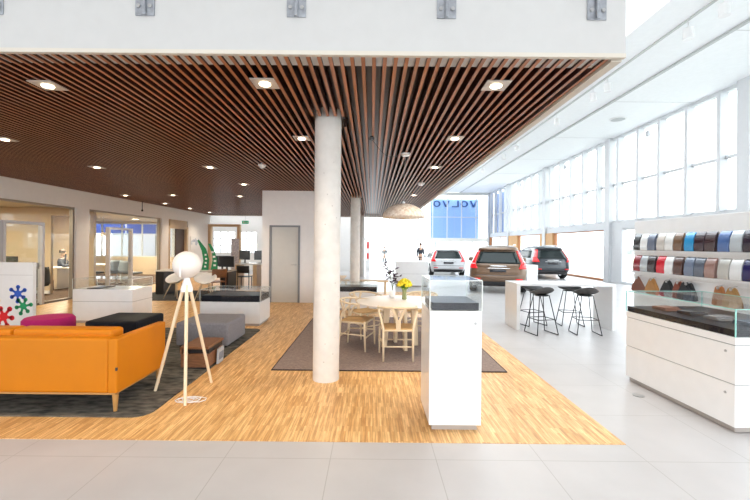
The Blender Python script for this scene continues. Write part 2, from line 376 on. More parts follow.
# hall ceiling with its service band and upper bulkhead
struct('ceiling', B().box(8.3, XW+0.1, -6, 37, HH, HH+0.1).box(6.9, 8.26, -6, 37, HH+0.03, HH+0.1), CEILW)
struct('ceiling', B().box(6.0, 6.9, -6, 37, HH-0.02, HH+0.1).box(6.0, 6.12, -6, 37, HH+0.1, 8.8), CEILW)
struct('trim_3', B().box(6.86, 6.92, -6, 37, HH-0.05, HH+0.02).box(8.25, 8.32, -6, 37, HH-0.03, HH+0.05), mat('trim_grey', (0.5, 0.52, 0.52), 0.5))
j = B()
for y in (4.5, 9.0, 13.5, 18, 22.5, 27, 31.5): j.box(8.33, XW, y-0.012, y+0.012, HH-0.006, HH)
struct('trim_4', j, mat('trim_grey2', (0.6, 0.62, 0.62), 0.5))
struct('ceiling', B().box(-20, -0.3, -6, 37, 8.8, 9.0).box(-0.3, 6.1, -6, 2.0, 8.8, 9.0), WHITE)
struct('wall_left', B().box(-14.2, -14, -6, YF, 0, 9).box(-14, XL, YF-0.05, YF+0.05, 0, HC+0.2), WHITE)
struct('wall_rear', B().box(-14, 11.4, -6.2, -6, 0, 0.3).box(-14, 11.4, -6.2, -6, 3.8, 9), WHITE)
exec_later = []
o = thing('window_%d' % wn, None, None, (-0.3, 2, 8.85)); o['kind'] = 'structure'
f = B()
for k in range(12): f.box(0, 6.4, k*3.05, k*3.05+0.08, 0, 0.12)
f.build('window_frame', FRAMEW, o); B().box(0, 6.4, 0, 34.9, 0.05, 0.06).build('pane', GLASS, o)

# ------------------------------------------------------------------ outside
o = B().box(-80, 160, 37.3, 200, -0.4, -0.3).box(11.4, 160, -60, 37.3, -0.4, -0.3).box(-80, -20, -60, 37.3, -0.4, -0.3).box(-20, 11.4, -60, -6.3, -0.4, -0.3)
struct('ground', o, mat('pale_paving', (0.70, 0.70, 0.69), 0.8, var=0.15, scale=0.4))
tag(B().box(24, 70, -10, 130, -0.29, -0.24).build('lawn', mat('grass', (0.52, 0.58, 0.40), 0.9, var=0.3, scale=1.2)), 'pale green strip of lawn seen through the lower right windows', 'lawn', kind='stuff')
hd = B()
for k in range(26):
    y = -5+k*5; hd.ball((75+random.uniform(-1, 1), y, 0.6), 2.6+random.uniform(-.6, .6), 10, (1, 1, 1))
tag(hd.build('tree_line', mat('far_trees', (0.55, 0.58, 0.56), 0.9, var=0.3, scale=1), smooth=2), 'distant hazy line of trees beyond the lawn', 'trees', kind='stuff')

BLUE = mat('sign_blue', (0.16, 0.34, 0.85), 0.5, var=0.05)
BLUED = mat('sign_letter_blue', (0.01, 0.06, 0.25), 0.4)
t = thing('facade_sign', 'large blue facade sign with dark reversed letters beyond the far glass wall', 'sign', (8.05, 38.2, 2.3))
B().box(-2.35, 2.35, 0, 0.12, -0.2, 3.9).build('sign_panel', mat('sign_panel_blue', (0.30, 0.48, 0.90), 0.5, var=0.05), t)
for x in (-1.8, 1.8): B().box(x-0.08, x+0.08, 0.12, 0.28, -2.6, 3.6).build('post', FRAMEW, t)
f = B()
for x in (-1.2, 0, 1.25): f.box(x-0.02, x+0.02, -0.02, 0, 0, 3.1)
f.box(-2.35, 2.35, -0.03, 0, 2.1, 2.15).build('sign_frame', mat('sign_bar', (0.35, 0.5, 0.85), 0.5), t)
def letters():
    b = B(); W, H, s = 0.74, 0.62, 0.17
    def bar(x0, z0, x1, z1, wd=s):
        b.prism([(x0-wd/2, z0), (x0+wd/2, z0), (x1+wd/2, z1), (x1-wd/2, z1)], 0, 0.05, 'y')
    def ring(cx):
        n = 20
        for k in range(n):
            a, c = 2*PI*k/n, 2*PI*(k+1)/n
            ro, ri = (W/2, H/2), (W/2-s, H/2-0.1)
            b.prism([(cx+ro[0]*math.cos(a), H/2+ro[1]*math.sin(a)), (cx+ro[0]*math.cos(c), H/2+ro[1]*math.sin(c)), (cx+ri[0]*math.cos(c), H/2+ri[1]*math.sin(c)), (cx+ri[0]*math.cos(a), H/2+ri[1]*math.sin(a))], 0, 0.05, 'y')
    def vee(cx): bar(cx, 0, cx-W/2+s/2, H); bar(cx, 0, cx+W/2-s/2, H)
    p = 0.90
    # seen from inside: V O L V O mirrored
    ring(0); vee(p); b.box(2*p+W/2-s, 2*p+W/2, 0, 0.05, 0, H).box(2*p-W/2+0.05, 2*p+W/2-s, 0, 0.05, 0, 0.1); ring(3*p); vee(4*p)
    return b
letters().build('sign_lettering', BLUED, t, loc=(-1.75, -0.06, 3.1))
t = thing('facade_sign', 'tall narrow blue sign outside the right side windows at the far end', 'sign', (XW+0.5, 32.8, 2.6))
B().box(0, 0.1, 0, 3.9, 0, 3.9).build('sign_panel', BLUE, t)
for y in (0.6, 3.3): B().box(0.1, 0.25, y-0.07, y+0.07, -2.9, 3.8).build('post', FRAMEW, t)
B().box(-0.03, 0, 1.2, 1.3, 0, 3.9).box(-0.03, 0, 2.5, 2.6, 0, 3.9).build('sign_frame', WHITE, t)
t = thing('banner', 'blue banner hung outside high in the office windows on the left', 'banner', (-13.4, 21.2, 2.12))
B().box(-1.75, -0.05, 0, 0.05, 0, 1.0).box(0.05, 1.6, 0, 0.05, 0, 1.0).build('fabric', mat('banner_blue', (0.12, 0.2, 0.8), 0.6), t)
B().box(-1.8, 1.65, 0.05, 0.1, 0.95, 1.02).build('rail', ALU, t)
for x in (-1.78, 1.6): B().box(x-0.04, x+0.04, 0.1, 0.18, -2.12, 1.02).build('post', ALU, t)

# ------------------------------------------------------------------ people
SKIN = mat('skin', (0.62, 0.38, 0.27), 0.6); HAIR = mat('dark_brown_hair', (0.06, 0.03, 0.02), 0.7)
def skin(name, pts, edges, rad, m, parent, sub=1):
    me = bpy.data.meshes.new(name); me.from_pydata(pts, edges, []); me.materials.append(m)
    o = bpy.data.objects.new(name, me); C.objects.link(o); o.parent = parent
    me.skin_vertices or None
    md = o.modifiers.new('skin', 'SKIN'); md.use_smooth_shade = True
    if not me.skin_vertices:
        bm = bmesh.new(); bm.from_mesh(me); bm.verts.layers.skin.verify(); bm.to_mesh(me); bm.free()
    for i, r in enumerate(rad):
        v = me.skin_vertices[0].data[i]; v.radius = r if isinstance(r, tuple) else (r, r); v.use_root = (i == 0)
    s = o.modifiers.new('sub', 'SUBSURF'); s.levels = sub; s.render_levels = sub
    return o
def person(label, loc, rz, sit, coat, trouser, group=None):
    """facing local +Y"""
    t = thing('person', label, 'person', loc, rz, group)
    hz = 0.5 if sit else 0.93
    P = [(0, 0, hz)]; E = []; Rr = [(0.15, 0.11)]
    def add(p, par, r): P.append(p); Rr.append(r); E.append((par, len(P)-1)); return len(P)-1
    f = 0.0
    w_ = add((0, 0.0+f, hz+0.18), 0, (0.135, 0.10)); ch = add((0, 0.0, hz+0.38), w_, (0.17, 0.115)); nk0 = add((0, 0, hz+0.52), ch, (0.07, 0.06))
    nk = add((0, 0.01, hz+0.6), nk0, 0.05); hd_ = add((0, 0.03, hz+0.68), nk, (0.075, 0.085)); add((0, 0.02, hz+0.78), hd_, (0.07, 0.085))
    arms = {}; legs = {}
    for s in (-1, 1):
        sh = add((0.19*s, 0, hz+0.47), ch, 0.058)
        if sit: el = add((0.24*s, 0.12, hz+0.25), sh, 0.045); wr = add((0.16*s, 0.36, hz+0.27), el, 0.03); d = Vector((-0.1*s, 1, 0)).normalized()
        else: el = add((0.25*s, -0.02, hz+0.2), sh, 0.045); wr = add((0.26*s, 0.06, hz-0.06), el, 0.03); d = Vector((0, 0.15, -1)).normalized()
        hp = Vector(P[wr])+d*0.06; hnd = add(tuple(hp), wr, (0.035, 0.018)); side = Vector((1, 0, 0)) if sit else Vector((0, 1, 0))
        for k, ln in enumerate((0.07, 0.085, 0.08, 0.06)):
            q = hp+side*(k-1.5)*0.02+d*0.035; a = add(tuple(q), hnd, 0.009); add(tuple(q+d*ln*0.6-Vector((0, 0, 0.01 if sit else 0))), a, 0.008)
        q = Vector(P[wr])+d*0.03+side*0.035*(1 if not sit else -s); a = add(tuple(q), wr, 0.01); add(tuple(q+d*0.045+side*0.01), a, 0.008)
        arms[s] = (sh, el, wr)
        if sit: kn = add((0.13*s, 0.42, hz-0.02), 0, 0.065); an = add((0.13*s, 0.4, 0.09), kn, 0.04); to = add((0.13*s, 0.56, 0.035), an, 0.035)
        else: kn = add((0.11*s, 0.02+0.06*s, hz*0.53), 0, 0.065); an = add((0.11*s, 0.05*s-0.02, 0.08), kn, 0.04); to = add((0.12*s, 0.05*s+0.14, 0.035), an, 0.035)
        legs[s] = (kn, an)
    skin('body', P, E, Rr, SKIN, t)
    V = lambda i: P[i]
    pts = [V(0), V(w_), V(ch), V(nk0)]; ed = [(0, 1), (1, 2), (2, 3)]; rd = [(0.17, 0.13), (0.155, 0.12), (0.19, 0.135), (0.08, 0.075)]
    for s in (-1, 1):
        n = len(pts); pts += [V(arms[s][0]), V(arms[s][1]), tuple(Vector(V(arms[s][1])).lerp(Vector(V(arms[s][2])), 0.93))]; ed += [(2, n), (n, n+1), (n+1, n+2)]; rd += [0.075, 0.06, 0.043]
    skin('coat', pts, ed, rd, coat, t)
    pts = [tuple(Vector(V(0))+Vector((0, 0, 0.02)))]; ed = []; rd = [(0.165, 0.125)]
    for s in (-1, 1):
        n = len(pts); pts += [tuple(Vector(V(0)).lerp(Vector(V(legs[s][0])), 0.3)), V(legs[s][0]), V(legs[s][1])]; ed += [(0, n), (n, n+1), (n+1, n+2)]; rd += [0.095, 0.08, 0.06]
    skin('trousers', pts, ed, rd, trouser, t)
    h = B().lathe([(0.1, -0.02), (0.103, 0.03), (0.09, 0.08), (0.05, 0.115), (0.0001, 0.125)], 14, (0, 0.0, hz+0.745)); h.build('hair', HAIR, t, smooth=2)
    for s in (-1, 1): B().ball((0.03*s, 0.115, hz+0.735), 0.011, 8).build('eye', BLACK, t, smooth=2)
    n_ = B().prism([(-0.012, 0), (0.012, 0), (0, 0.05)], 0.1, 0.135, 'y', Matrix.Translation((0, 0, hz+0.685))); n_.build('nose', SKIN, t)
    B().box(-0.022, 0.022, 0.10, 0.116, hz+0.66, hz+0.668).build('mouth', mat('lips', (0.4, 0.15, 0.12), 0.6), t)
    return t
DKC = mat('dark_cloth', (0.03, 0.035, 0.05), 0.8, var=0.3); GRC = mat('grey_cloth', (0.16, 0.165, 0.17), 0.8, var=0.2)
person('person in dark blue top seated at a white office desk', (-11.35, 14.3, 0), R(-75), True, DKC, GRC)
person('person in grey coat standing outside beyond the far glass wall', (1.25, 38.6, -0.3), R(160), False, GRC, DKC)
person('person in black coat standing near the parked white car', (3.3, 26.5, 0), R(200), False, DKC, DKC)

# ------------------------------------------------------------------ steel brackets on the fascia
def bracket():
    t = thing('steel_bracket', '', 'bracket', group='steel balustrade brackets on the white fascia')
    B().box(-0.074, 0.074, -0.012, 0, 0, 0.42).build('back_plate', GREYST, t, bevel=0.003)
    B().box(-0.014, 0.014, -0.035, -0.012, 0.0, 0.42).build('fin', GREYST, t, bevel=0.003)
    for sx in (-1, 1): B().lathe([(0.016, 0), (0.016, 0.012)], 6, (0, 0, 0), Matrix.Translation((sx*0.045, -0.012, 0.07)) @ Matrix.Rotation(PI/2, 4, 'X')).build('bolt', ALU, t)
    return t
copies(bracket(), [((x*0.959-0.045, YF-0.05, 3.375), 0, l) for x, l in (
    (-3.02, 'grey steel bracket cut by the top left corner of the photo'), (-1.80, 'grey steel bracket above the row of slats left of the front column'),
    (-0.58, 'grey steel bracket just left of the concrete column top'), (0.63, 'grey steel bracket above the white display pedestal'),
    (1.84, 'grey steel bracket nearest the right end of the fascia'))])

# ------------------------------------------------------------------ recessed lights
LAMPM = mat('lamp_lens', (1.0, 0.85, 0.62), 0.4, emit=3)
def downlight():
    t = thing('recessed_light', '', 'ceiling light', group='square recessed lights in the slatted ceiling')
    B().box(-0.11, 0.11, -0.11, 0.11, -0.010, 0.0).build('frame', mat('light_plate', (0.62, 0.56, 0.5), 0.4, 0.3), t)
    B().lathe([(0.052, -0.010), (0.048, -0.018), (0.0001, -0.018)], 24, (0, 0, 0)).build('lens', LAMPM, t)
    l = bpy.data.lights.new('lamp_glow', 'SPOT'); l.energy = 26; l.spot_size = R(120); l.spot_blend = 1; l.color = (1, 0.82, 0.6); l.shadow_soft_size = 0.05
    lo = bpy.data.objects.new('lamp_glow', l); C.objects.link(lo); lo.parent = t; lo.location = (0, 0, -0.05)
    return t
def px(x, y, z):      # metres of a ceiling point read off the photograph once, for fixed height z
    yy = y-0.0095*(x-375); xx = x+0.0095*(y-250); Y = (z-1.62)*390/(245-yy); return ((xx-372)*Y/390, Y)
spots = [(48, 85, 'recessed light at far left of the front row'), (265, 83, 'recessed light left of the front column in the front row'), (496, 85, 'recessed light nearest the right corner of the slatted ceiling'),
         (5, 139, 'recessed light at the left frame edge in the second row'), (302, 138, 'recessed light just left of the concrete column'), (455, 138, 'recessed light right of the cable hook'),
         (97, 167, 'recessed light in the third row above the left glazing'), (210, 167, 'recessed light beside the smoke detector on the left'), (435, 167, 'recessed light behind the white ceiling rose'),
         (108, 195, 'small recessed light above the second office window'), (173, 195, 'small recessed light in the middle left of the ceiling'), (414, 195, 'small recessed light just above the speckled pendant shade'),
         (145, 203, 'small recessed light near the left wall top'), (244, 184, 'small recessed light left of the core wall'), (240, 196, 'small recessed light close to the core wall corner'),
         (172, 208, 'tiny recessed light near the left wall end'), (193, 212, 'tiny recessed light at the far left ceiling end')]
ls = []
for x, y, l in spots:
    X, Y = px(x, y, HC); ls.append(((max(X, -7.7), Y, HC), 0, l))
copies(downlight(), ls)
def detector(x, y, lab, r=0.07):
    X, Y = px(x, y, HC-0.02); t = thing('smoke_detector', lab, 'smoke detector', (X, Y, HC))
    B().lathe([(0.0001, -0.065), (r*0.55, -0.06), (r*0.7, -0.035), (r, -0.025), (r, 0.02)], 20).build('housing', LACQ, t, smooth=True)
    B().box(-0.03, 0.03, -0.03, 0.03, 0.02, 0.06).build('mount', ALU, t)
detector(262, 166, 'white round smoke detector on the slats left of the column')
detector(421, 184, 'white smoke detector between slats near the pendant', 0.09)
X, Y = px(405.6, 154.5, HC-0.02)
t = thing('pendant_lamp', 'large speckled dome pendant lamp over the round dining table', 'pendant lamp', (0.5, 6.25, 2.06))
SPK = mat('speckled_paper', (0.88, 0.82, 0.74), 0.8, col2=(0.60, 0.48, 0.38), scale=28)
sh = B(); pr = [(0.335*math.sin(a), 0.225*math.cos(a)) for a in [PI/2*k/10 for k in range(11)]]; pr[0] = (0.02, 0.225)
sh.lathe(pr[::-1], 36); o = sh.build('lamp_shade', SPK, t, smooth=2, solid=0.006)
B().lathe([(0.02, 0.2), (0.02, 0.26)], 12).build('cap', LACQ, t)
B().lathe([(0.0001, 0.05), (0.035, 0.07), (0.045, 0.11), (0.02, 0.17), (0.02, 0.2)], 14).build('bulb', mat('bulb_glass', (1, 0.95, 0.85), 0.4, emit=1.5), t, smooth=2)
dx, dy, dz = X-0.5, Y-6.25, HC-2.06
B().tube([(0, 0, 0.24), (0.02, 0.06, 0.8), (dx, dy, dz-0.05)], 0.003, 6).build('cord', mat('thin_cord', (0.5, 0.5, 0.5), 0.6), t)
B().lathe([(0.06, -0.04), (0.075, -0.03), (0.075, -0.002)], 24, (dx, dy, dz)).build('ceiling_rose', LACQ, t, smooth=True)
hx, hy = px(371.8, 138.6, HC-0.03)
t = thing('cable_hook', 'small black hook and drooping black cable under the slats', 'hook', (hx, hy, HC))
B().lathe([(0.028, -0.05), (0.034, -0.02), (0.02, 0.0)], 14).build('hook', BLACK, t, smooth=True)
pts = [(0, 0, -0.04)]+[((X-hx-0.1)*k/8, (Y-hy)*k/8, -0.03-0.12*math.sin(PI*k/8)) for k in range(1, 9)]
B().tube(pts, 0.004, 6).build('cable', BLACK, t)

# hall spotlights
def hallspot():
    t = thing('cylinder_spotlight', '', 'spotlight', group='white cylinder spotlights under the hall ceiling')
    B().lathe([(0.09, -0.24), (0.1, -0.24), (0.1, 0.0), (0.02, 0.0)], 20).build('housing', LACQ, t, smooth=True)
    B().lathe([(0.088, -0.235), (0.0001, -0.225)], 20).build('lens', mat('spot_lens', (1, 0.97, 0.9), 0.4, emit=5), t)
    B().lathe([(0.012, 0), (0.012, 0.145)], 8).build('stem', LACQ, t)
    return t
nm = ['first', 'second', 'third', 'fourth', 'fifth', 'sixth', 'seventh', 'eighth']
copies(hallspot(), [((7.05, y, HH-0.12), 0, 'white cylinder spotlight, %s from the camera along the hall ceiling' % nm[i]) for i, y in enumerate((7.85, 8.75, 11.75, 12.5, 15.0, 19.1, 21.0, 25.0))])
t = thing('ceiling_speaker', 'round white grille in the hall ceiling near the windows', 'ceiling speaker', (9.6, 15.3, HH))
B().lathe([(0.28, -0.03), (0.3, -0.02), (0.3, 0.0)], 28).build('rim', LACQ, t, smooth=True)
B().lathe([(0.25, -0.035), (0.0001, -0.04)], 28).build('grille', mat('grille_grey', (0.5, 0.52, 0.53), 0.6, var=0.2, scale=60), t)

# ------------------------------------------------------------------ rugs
def rounded(x0, x1, y0, y1, r, n=6):
    p = []
    for cx, cy, a in ((x1-r, y0+r, -90), (x1-r, y1-r, 0), (x0+r, y1-r, 90), (x0+r, y0+r, 180)):
        for k in range(n+1): t = R(a+90*k/n); p.append((cx+r*math.cos(t), cy+r*math.sin(t)))
    return p
t = B().prism(rounded(-6.5, -2.07, 3.6, 7.4, 0.16), 0.004, 0.016).build('rug', mat('marbled_rug', (0.15, 0.135, 0.11), 0.95, col2=(0.022, 0.022, 0.018), scale=7, stretch=(1, 2.2, 1), bump=0.5))
tag(t, 'dark marbled grey green rug under the orange sofa', 'rug')
tag(B().box(-7.1, -4.3, 10.9, 13.3, 0.004, 0.012).build('rug', mat('charcoal_rug', (0.04, 0.04, 0.045), 0.95, var=0.3)), 'dark charcoal rug under the black desk and white shell chairs', 'rug')
t = thing('rug', 'flat woven grey brown rug under the round dining table', 'rug', (0, 0, 0.004))
B().box(-1.26, 1.73, 5.0, 8.7, 0, 0.012).build('pile', mat('woven_rug', (0.34, 0.26, 0.23), 0.95, col2=(0.15, 0.11, 0.10), scale=30, stretch=(1, 6, 1), bump=0.4), t)
B().box(-1.275, 1.745, 4.985, 5.0, 0, 0.012).box(-1.275, -1.26, 5.0, 8.7, 0, 0.012).box(1.73, 1.745, 5.0, 8.7, 0, 0.012).build('border', mat('rug_border', (0.03, 0.02, 0.022), 0.9), t)

# ------------------------------------------------------------------ sofa
LEA = mat('cognac_leather', (0.58, 0.185, 0.002), 0.5, var=0.06, scale=3, spec=0.25)
t = thing('sofa', 'tan orange leather sofa seen from behind on the dark rug', 'sofa', (-2.385, 3.66, 0.016))
Ls = 2.35
B().box(-Ls+0.085, -0.085, 0.0, 0.15, 0.185, 0.70).build('back', LEA, t, bevel=0.022)
for x in (-0.09, -Ls): B().box(x, x+0.09, 0, 0.87, 0.185, 0.698).build('arm', LEA, t, bevel=0.016)
B().box(-Ls+0.09, -0.09, 0.15, 0.85, 0.19, 0.30).build('seat_base', LEA, t, bevel=0.01)
for a, b in ((-Ls+0.14, -Ls/2-0.005), (-Ls/2+0.005, -0.14)):
    B().box(a, b, 0.16, 0.86, 0.30, 0.45).build('seat_cushion', LEA, t, bevel=0.04)
for a, b in ((-Ls+0.12, -1.112), (-1.10, -0.13)):
    g = B().box(a, b, 0.10, 0.30, 0.45, 0.755, Matrix.Translation((0, 0.02, 0)) ); g.build('back_cushion', LEA, t, bevel=0.03)
B().box(-Ls+0.02, -0.02, 0.012, 0.84, 0.170, 0.187).build('base_rail', mat('golden_oak', (0.50, 0.26, 0.08), 0.45, var=0.15), t)
for x in (-0.045, -Ls+0.045):
    for y in (0.055, 0.80): B().tube([(x, y, 0), (x, y, 0.165)], [0.016, 0.029], 14).build('leg', MATS['golden_oak'], t, smooth=True)
B().box(-0.012, 0.003, -0.003, 0.012, 0.40, 0.43).build('maker_tag', BLACK, t)

# ------------------------------------------------------------------ tripod lamp
t = thing('tripod_floor_lamp', 'white globe floor lamp on three pale wooden legs', 'floor lamp', (-1.99, 4.2, 0))
ap = (0, 0, 1.16)
for (x, y, z) in ((-2.335, 4.23, 0.018), (-1.84, 3.87, 0.006), (-1.85, 4.53, 0.006)):
    B().tube([(x+1.99, y-4.2, z), ((x+1.99)*0.09, (y-4.2)*0.09, 1.17)], [0.016, 0.019], 14).build('leg', BEECH, t, smooth=True)
B().lathe([(0.06, 1.10), (0.062, 1.13), (0.035, 1.22), (0.02, 1.29), (0.02, 1.32)], 24).build('cone', LACQ, t, smooth=True)
GL = mat('opal_glass', (0.88, 0.85, 0.82), 0.3, sss=0.15)
B().lathe([(max(1e-5, 0.145*math.sin(PI*k/20)), 1.388-0.147*math.cos(PI*k/20)) for k in range(21)], 36).build('globe_shade', GL, t, smooth=2)
B().box(-0.006, 0.006, -0.153, -0.137, 1.27, 1.45).build('strut', LACQ, t)
cb = []
for k in range(46):
    a = k*0.62; r = 0.055+0.03*math.sin(k*0.37); cb.append((0.14+r*1.7*math.cos(a)+0.03*math.sin(k*0.11), -0.2+r*math.sin(a), 0.012+0.008*abs(math.sin(k*1.3))))
B().tube(cb, 0.0045, 6).build('cable', LACQ, t, smooth=2)

# ------------------------------------------------------------------ ottomans
def softbox(name, label, m, x0, x1, y0, y1, z0, z1, bev=0.04, feet=True, lidm=None):
    t = thing(name, label, 'ottoman', ((x0+x1)/2, (y0+y1)/2, 0.016)); a, b = (x1-x0)/2, (y1-y0)/2
    B().box(-a, a, -b, b, z0, z1).build('upholstery', m, t, bevel=bev)
    for sx in (-1, 1):
        for sy in (-1, 1): B().lathe([(0.02, 0), (0.025, z0)], 10, (sx*(a-0.06), sy*(b-0.06), 0)).build('foot', BLACK, t)
    return t
softbox('ottoman', 'square black ottoman behind the sofa near the lamp', NAVYBLK, -4.38, -3.58, 5.95, 6.75, 0.05, 0.40, 0.035)
softbox('ottoman', 'grey felt ottoman beyond the walnut side table', mat('grey_felt', (0.23, 0.225, 0.25), 0.95, var=0.15, scale=40, bump=0.2), -3.0, -2.19, 5.98, 6.8, 0.03, 0.385, 0.03)
t = thing('pouf', 'round magenta pouf behind the left half of the sofa', 'ottoman', (-5.12, 6.2, 0.016))
B().lathe([(0.30, 0.03), (0.34, 0.05), (0.345, 0.2), (0.34, 0.38), (0.31, 0.415), (0.15, 0.43), (0.0001, 0.432)], 36).build('upholstery', mat('magenta_wool', (0.45, 0.005, 0.13), 0.85, var=0.1, bump=0.2, scale=30), t, smooth=True)
B().lathe([(0.3, 0.0), (0.3, 0.03)], 30).build('foot_ring', BLACK, t)

# walnut side table with magazine
t = thing('side_table', 'low walnut box side table at the rug edge', 'side table', (-2.25, 5.22, 0.016))
B().box(-0.175, 0.175, -0.25, 0.25, 0.02, 0.19).build('box', WALNUT, t, bevel=0.004)
B().box(-0.18, 0.18, -0.26, 0.26, 0.255, 0.285).box(-0.18, -0.16, -0.26, 0.26, 0.19, 0.255).build('top', WALNUT, t, bevel=0.003)
B().box(-0.15, 0.165, -0.2, 0.24, 0.19, 0.25).build('recess_shade', BLACK, t)  # black block, its colour stands in for the shade inside the gap
B().box(-0.16, 0.16, -0.23, 0.23, 0.0, 0.02).build('foot_plate', BLACK, t)
t = thing('magazine', 'pale magazine leaning in the side of the walnut table', 'magazine', (-2.045, 5.27, 0.016))
B().box(-0.012, 0.012, -0.08, 0.1, 0.0, 0.2, Matrix.Rotation(R(3), 4, 'Y')).build('pages', mat('paper', (0.5, 0.52, 0.55), 0.6, var=0.1), t)
B().box(0.012, 0.016, -0.06, 0.08, 0.05, 0.15, Matrix.Rotation(R(3), 4, 'Y')).build('cover_print', mat('cover_print', (0.25, 0.3, 0.38), 0.6, var=0.4, scale=20), t)

# ------------------------------------------------------------------ white board with coloured splats
t = thing('display_board', 'white board printed with coloured puzzle people marks at the left edge', 'display board', (-6.83, 7.0, 0))
B().box(-0.85, 0.78, -0.04, 0.04, 0.03, 1.25).build('panel', LACQ, t, bevel=0.004)
B().box(-0.85, 0.78, -0.041, -0.039, 1.02, 1.026).build('groove', mat('groove_grey', (0.5, 0.5, 0.5), 0.6), t)
def splat(cx, cz, s, rot, col, nm_):
    b = B(); M = Matrix.Translation((0, -0.041, 0)); n = 6
    for k in range(n):
        a = rot+2*PI*k/n; L = s*(1.0 if k % 2 else 1.15)
        b.prism([(cx+L*math.cos(a)+0.3*s*math.cos(q), cz+L*math.sin(a)+0.3*s*math.sin(q)) for q in [2*PI*j/14 for j in range(14)]], -0.004, 0.0, 'y', M)
        d = Vector((math.cos(a), math.sin(a))); p = Vector((-d.y, d.x))*s*0.16; c0 = Vector((cx, cz)); c1 = c0+d*L
        b.prism([tuple(c0-p), tuple(c1-p), tuple(c1+p), tuple(c0+p)], -0.004, 0.0, 'y', M)
    b.prism([(cx+0.5*s*math.cos(q), cz+0.5*s*math.sin(q)) for q in [2*PI*j/18 for j in range(18)]], -0.0045, 0.0, 'y', M)
    o = b.build('printed_mark', mat(nm_, col, 0.5), t); o['label'] = nm_.replace('_', ' '); return o
splat(0.52, 0.69, 0.12, 0.5, (0.02, 0.10, 0.55), 'blue_mark'); splat(0.62, 0.47, 0.12, 0.2, (0.01, 0.33, 0.12), 'green_mark')
splat(0.27, 0.28, 0.15, 0.9, (0.75, 0.01, 0.02), 'red_mark'); splat(0.02, 0.55, 0.13, 0.1, (0.85, 0.62, 0.02), 'yellow_mark')
splat(-0.3, 0.3, 0.12, 0.4, (0.02, 0.10, 0.55), 'second_blue_mark')
B().box(-0.7, 0.6, -0.2, 0.2, 0, 0.03).build('foot', LACQ, t)

# ------------------------------------------------------------------ white display counters
PLI = mat('plinth_grey', (0.42, 0.38, 0.35), 0.5, var=0.05)
BLKTRAY = mat('black_tray', (0.005, 0.005, 0.012), 0.3, spec=0.25)
def counter(name, label, cat, x0, x1, y0, y1, h, seams=(), tray=0.0, case=0.0, side_locks=(), inset=0.03, front='y'):
    t = thing(name, label, cat, ((x0+x1)/2, (y0+y1)/2, 0.004)); a, b = (x1-x0)/2, (y1-y0)/2
    B().box(-a+inset, a-inset, -b+inset, b-inset, 0, 0.05).build('plinth', PLI, t)
    zs = [0.05]+list(seams)+[h]
    for i in range(len(zs)-1):
        nm_ = 'drawer' if 0 < len(zs)-2 else 'body'
        B().box(-a, a, -b, b, zs[i]+(0.005 if i else 0), zs[i+1]-0.003).build(nm_ if i < len(zs)-2 or len(zs) == 2 else 'top_band', LACQ, t, bevel=0.003)
    if len(zs) > 2: B().box(-a+0.01, a-0.01, -b+0.01, b-0.01, 0.06, h-0.01).build('carcass', mat('carcass_grey', (0.3, 0.3, 0.3), 0.6), t)
    if tray: B().box(-a+0.02, a-0.02, -b+0.02, b-0.02, h, h+tray).build('tray', BLKTRAY, t, bevel=0.004)
    if case:
        g = B(); z0, z1, q = h, h+case, 0.006
        g.box(-a, a, -b, -b+q, z0, z1).box(-a, a, b-q, b, z0, z1).box(-a, -a+q, -b+q, b-q, z0, z1).box(a-q, a, -b+q, b-q, z0, z1)
        g.build('glass_case', CASE, t)
        B().box(-a, a, -b, b, z1, z1+q).build('glass_top', CASE, t)
        e = B()
        for sx in (-1, 1):
            for sy in (-1, 1): e.box(sx*a-0.004, sx*a+0.004, sy*b-0.004, sy*b+0.004, z0, z1)
        for sy in (-1, 1): e.box(-a, a, sy*b-0.003, sy*b+0.003, z1, z1+q)
        for sx in (-1, 1): e.box(sx*a-0.003, sx*a+0.003, -b, b, z1, z1+q)
        e.build('glass_edge', EDGE if case == 0.24 else mat('pale_edge', (0.75, 0.78, 0.75), 0.3), t)
    for (lx, ly, lz, ax) in side_locks:
        M = Matrix.Translation((lx, ly, lz)) @ (Matrix.Rotation(PI/2, 4, 'X') if ax == 'y' else Matrix.Rotation(-PI/2, 4, 'Y'))
        B().lathe([(0.011, -0.002), (0.011, 0.006), (0.006, 0.008), (0.0001, 0.008)], 14, (0, 0, 0), M).build('lock', ALU, t)
    return t
t = counter('display_pedestal', 'tall white pedestal with black tray under a glass case, beside the dining table', 'pedestal', 0.51, 0.965, 3.40, 3.96, 1.05, (), 0.0, 0.26, ((0.17, -0.284, 0.94, 'y'),))
B().box(-0.2275, 0.2275, -0.279, 0.279, 1.0, 1.004).build('groove', mat('groove_dark', (0.3, 0.3, 0.3), 0.6), t)
B().box(-0.205, 0.205, -0.262, 0.2, 1.052, 1.115).build('tray', BLKTRAY, t, bevel=0.004)
t = counter('display_counter', 'long white drawer counter on the right holding leather samples under glass', 'display counter', 3.15, 4.11, 3.42, 4.80, 0.84, (0.42, 0.765), 0.0, 0.24, ((-0.48, -0.60, 0.70, 'x'), (-0.48, -0.60, 0.33, 'x')))
t.rotation_euler = (0, 0, R(2.3))
B().box(-0.47, 0.47, -0.68, 0.68, 0.84, 0.90).build('tray', BLKTRAY, t)
t = counter('display_counter', 'low white drawer counter beside the office window on the left', 'display counter', -5.98, -4.78, 7.8, 8.5, 0.68, (0.43,), 0.0, 0.2)
B().box(-0.35, -0.1, -0.3, 0.2, 0.662, 0.69).build('tray', BLKTRAY, t)
counter('display_counter', 'low white counter with black tray and glass beyond the grey ottoman', 'display counter', -3.36, -2.18, 7.64, 8.38, 0.475, (), 0.12, 0.23)
counter('display_counter', 'low white counter with black tray behind the dining table left of the far columns', 'display counter', -0.98, 0.15, 9.6, 10.2, 0.46, (), 0.12, 0.2)
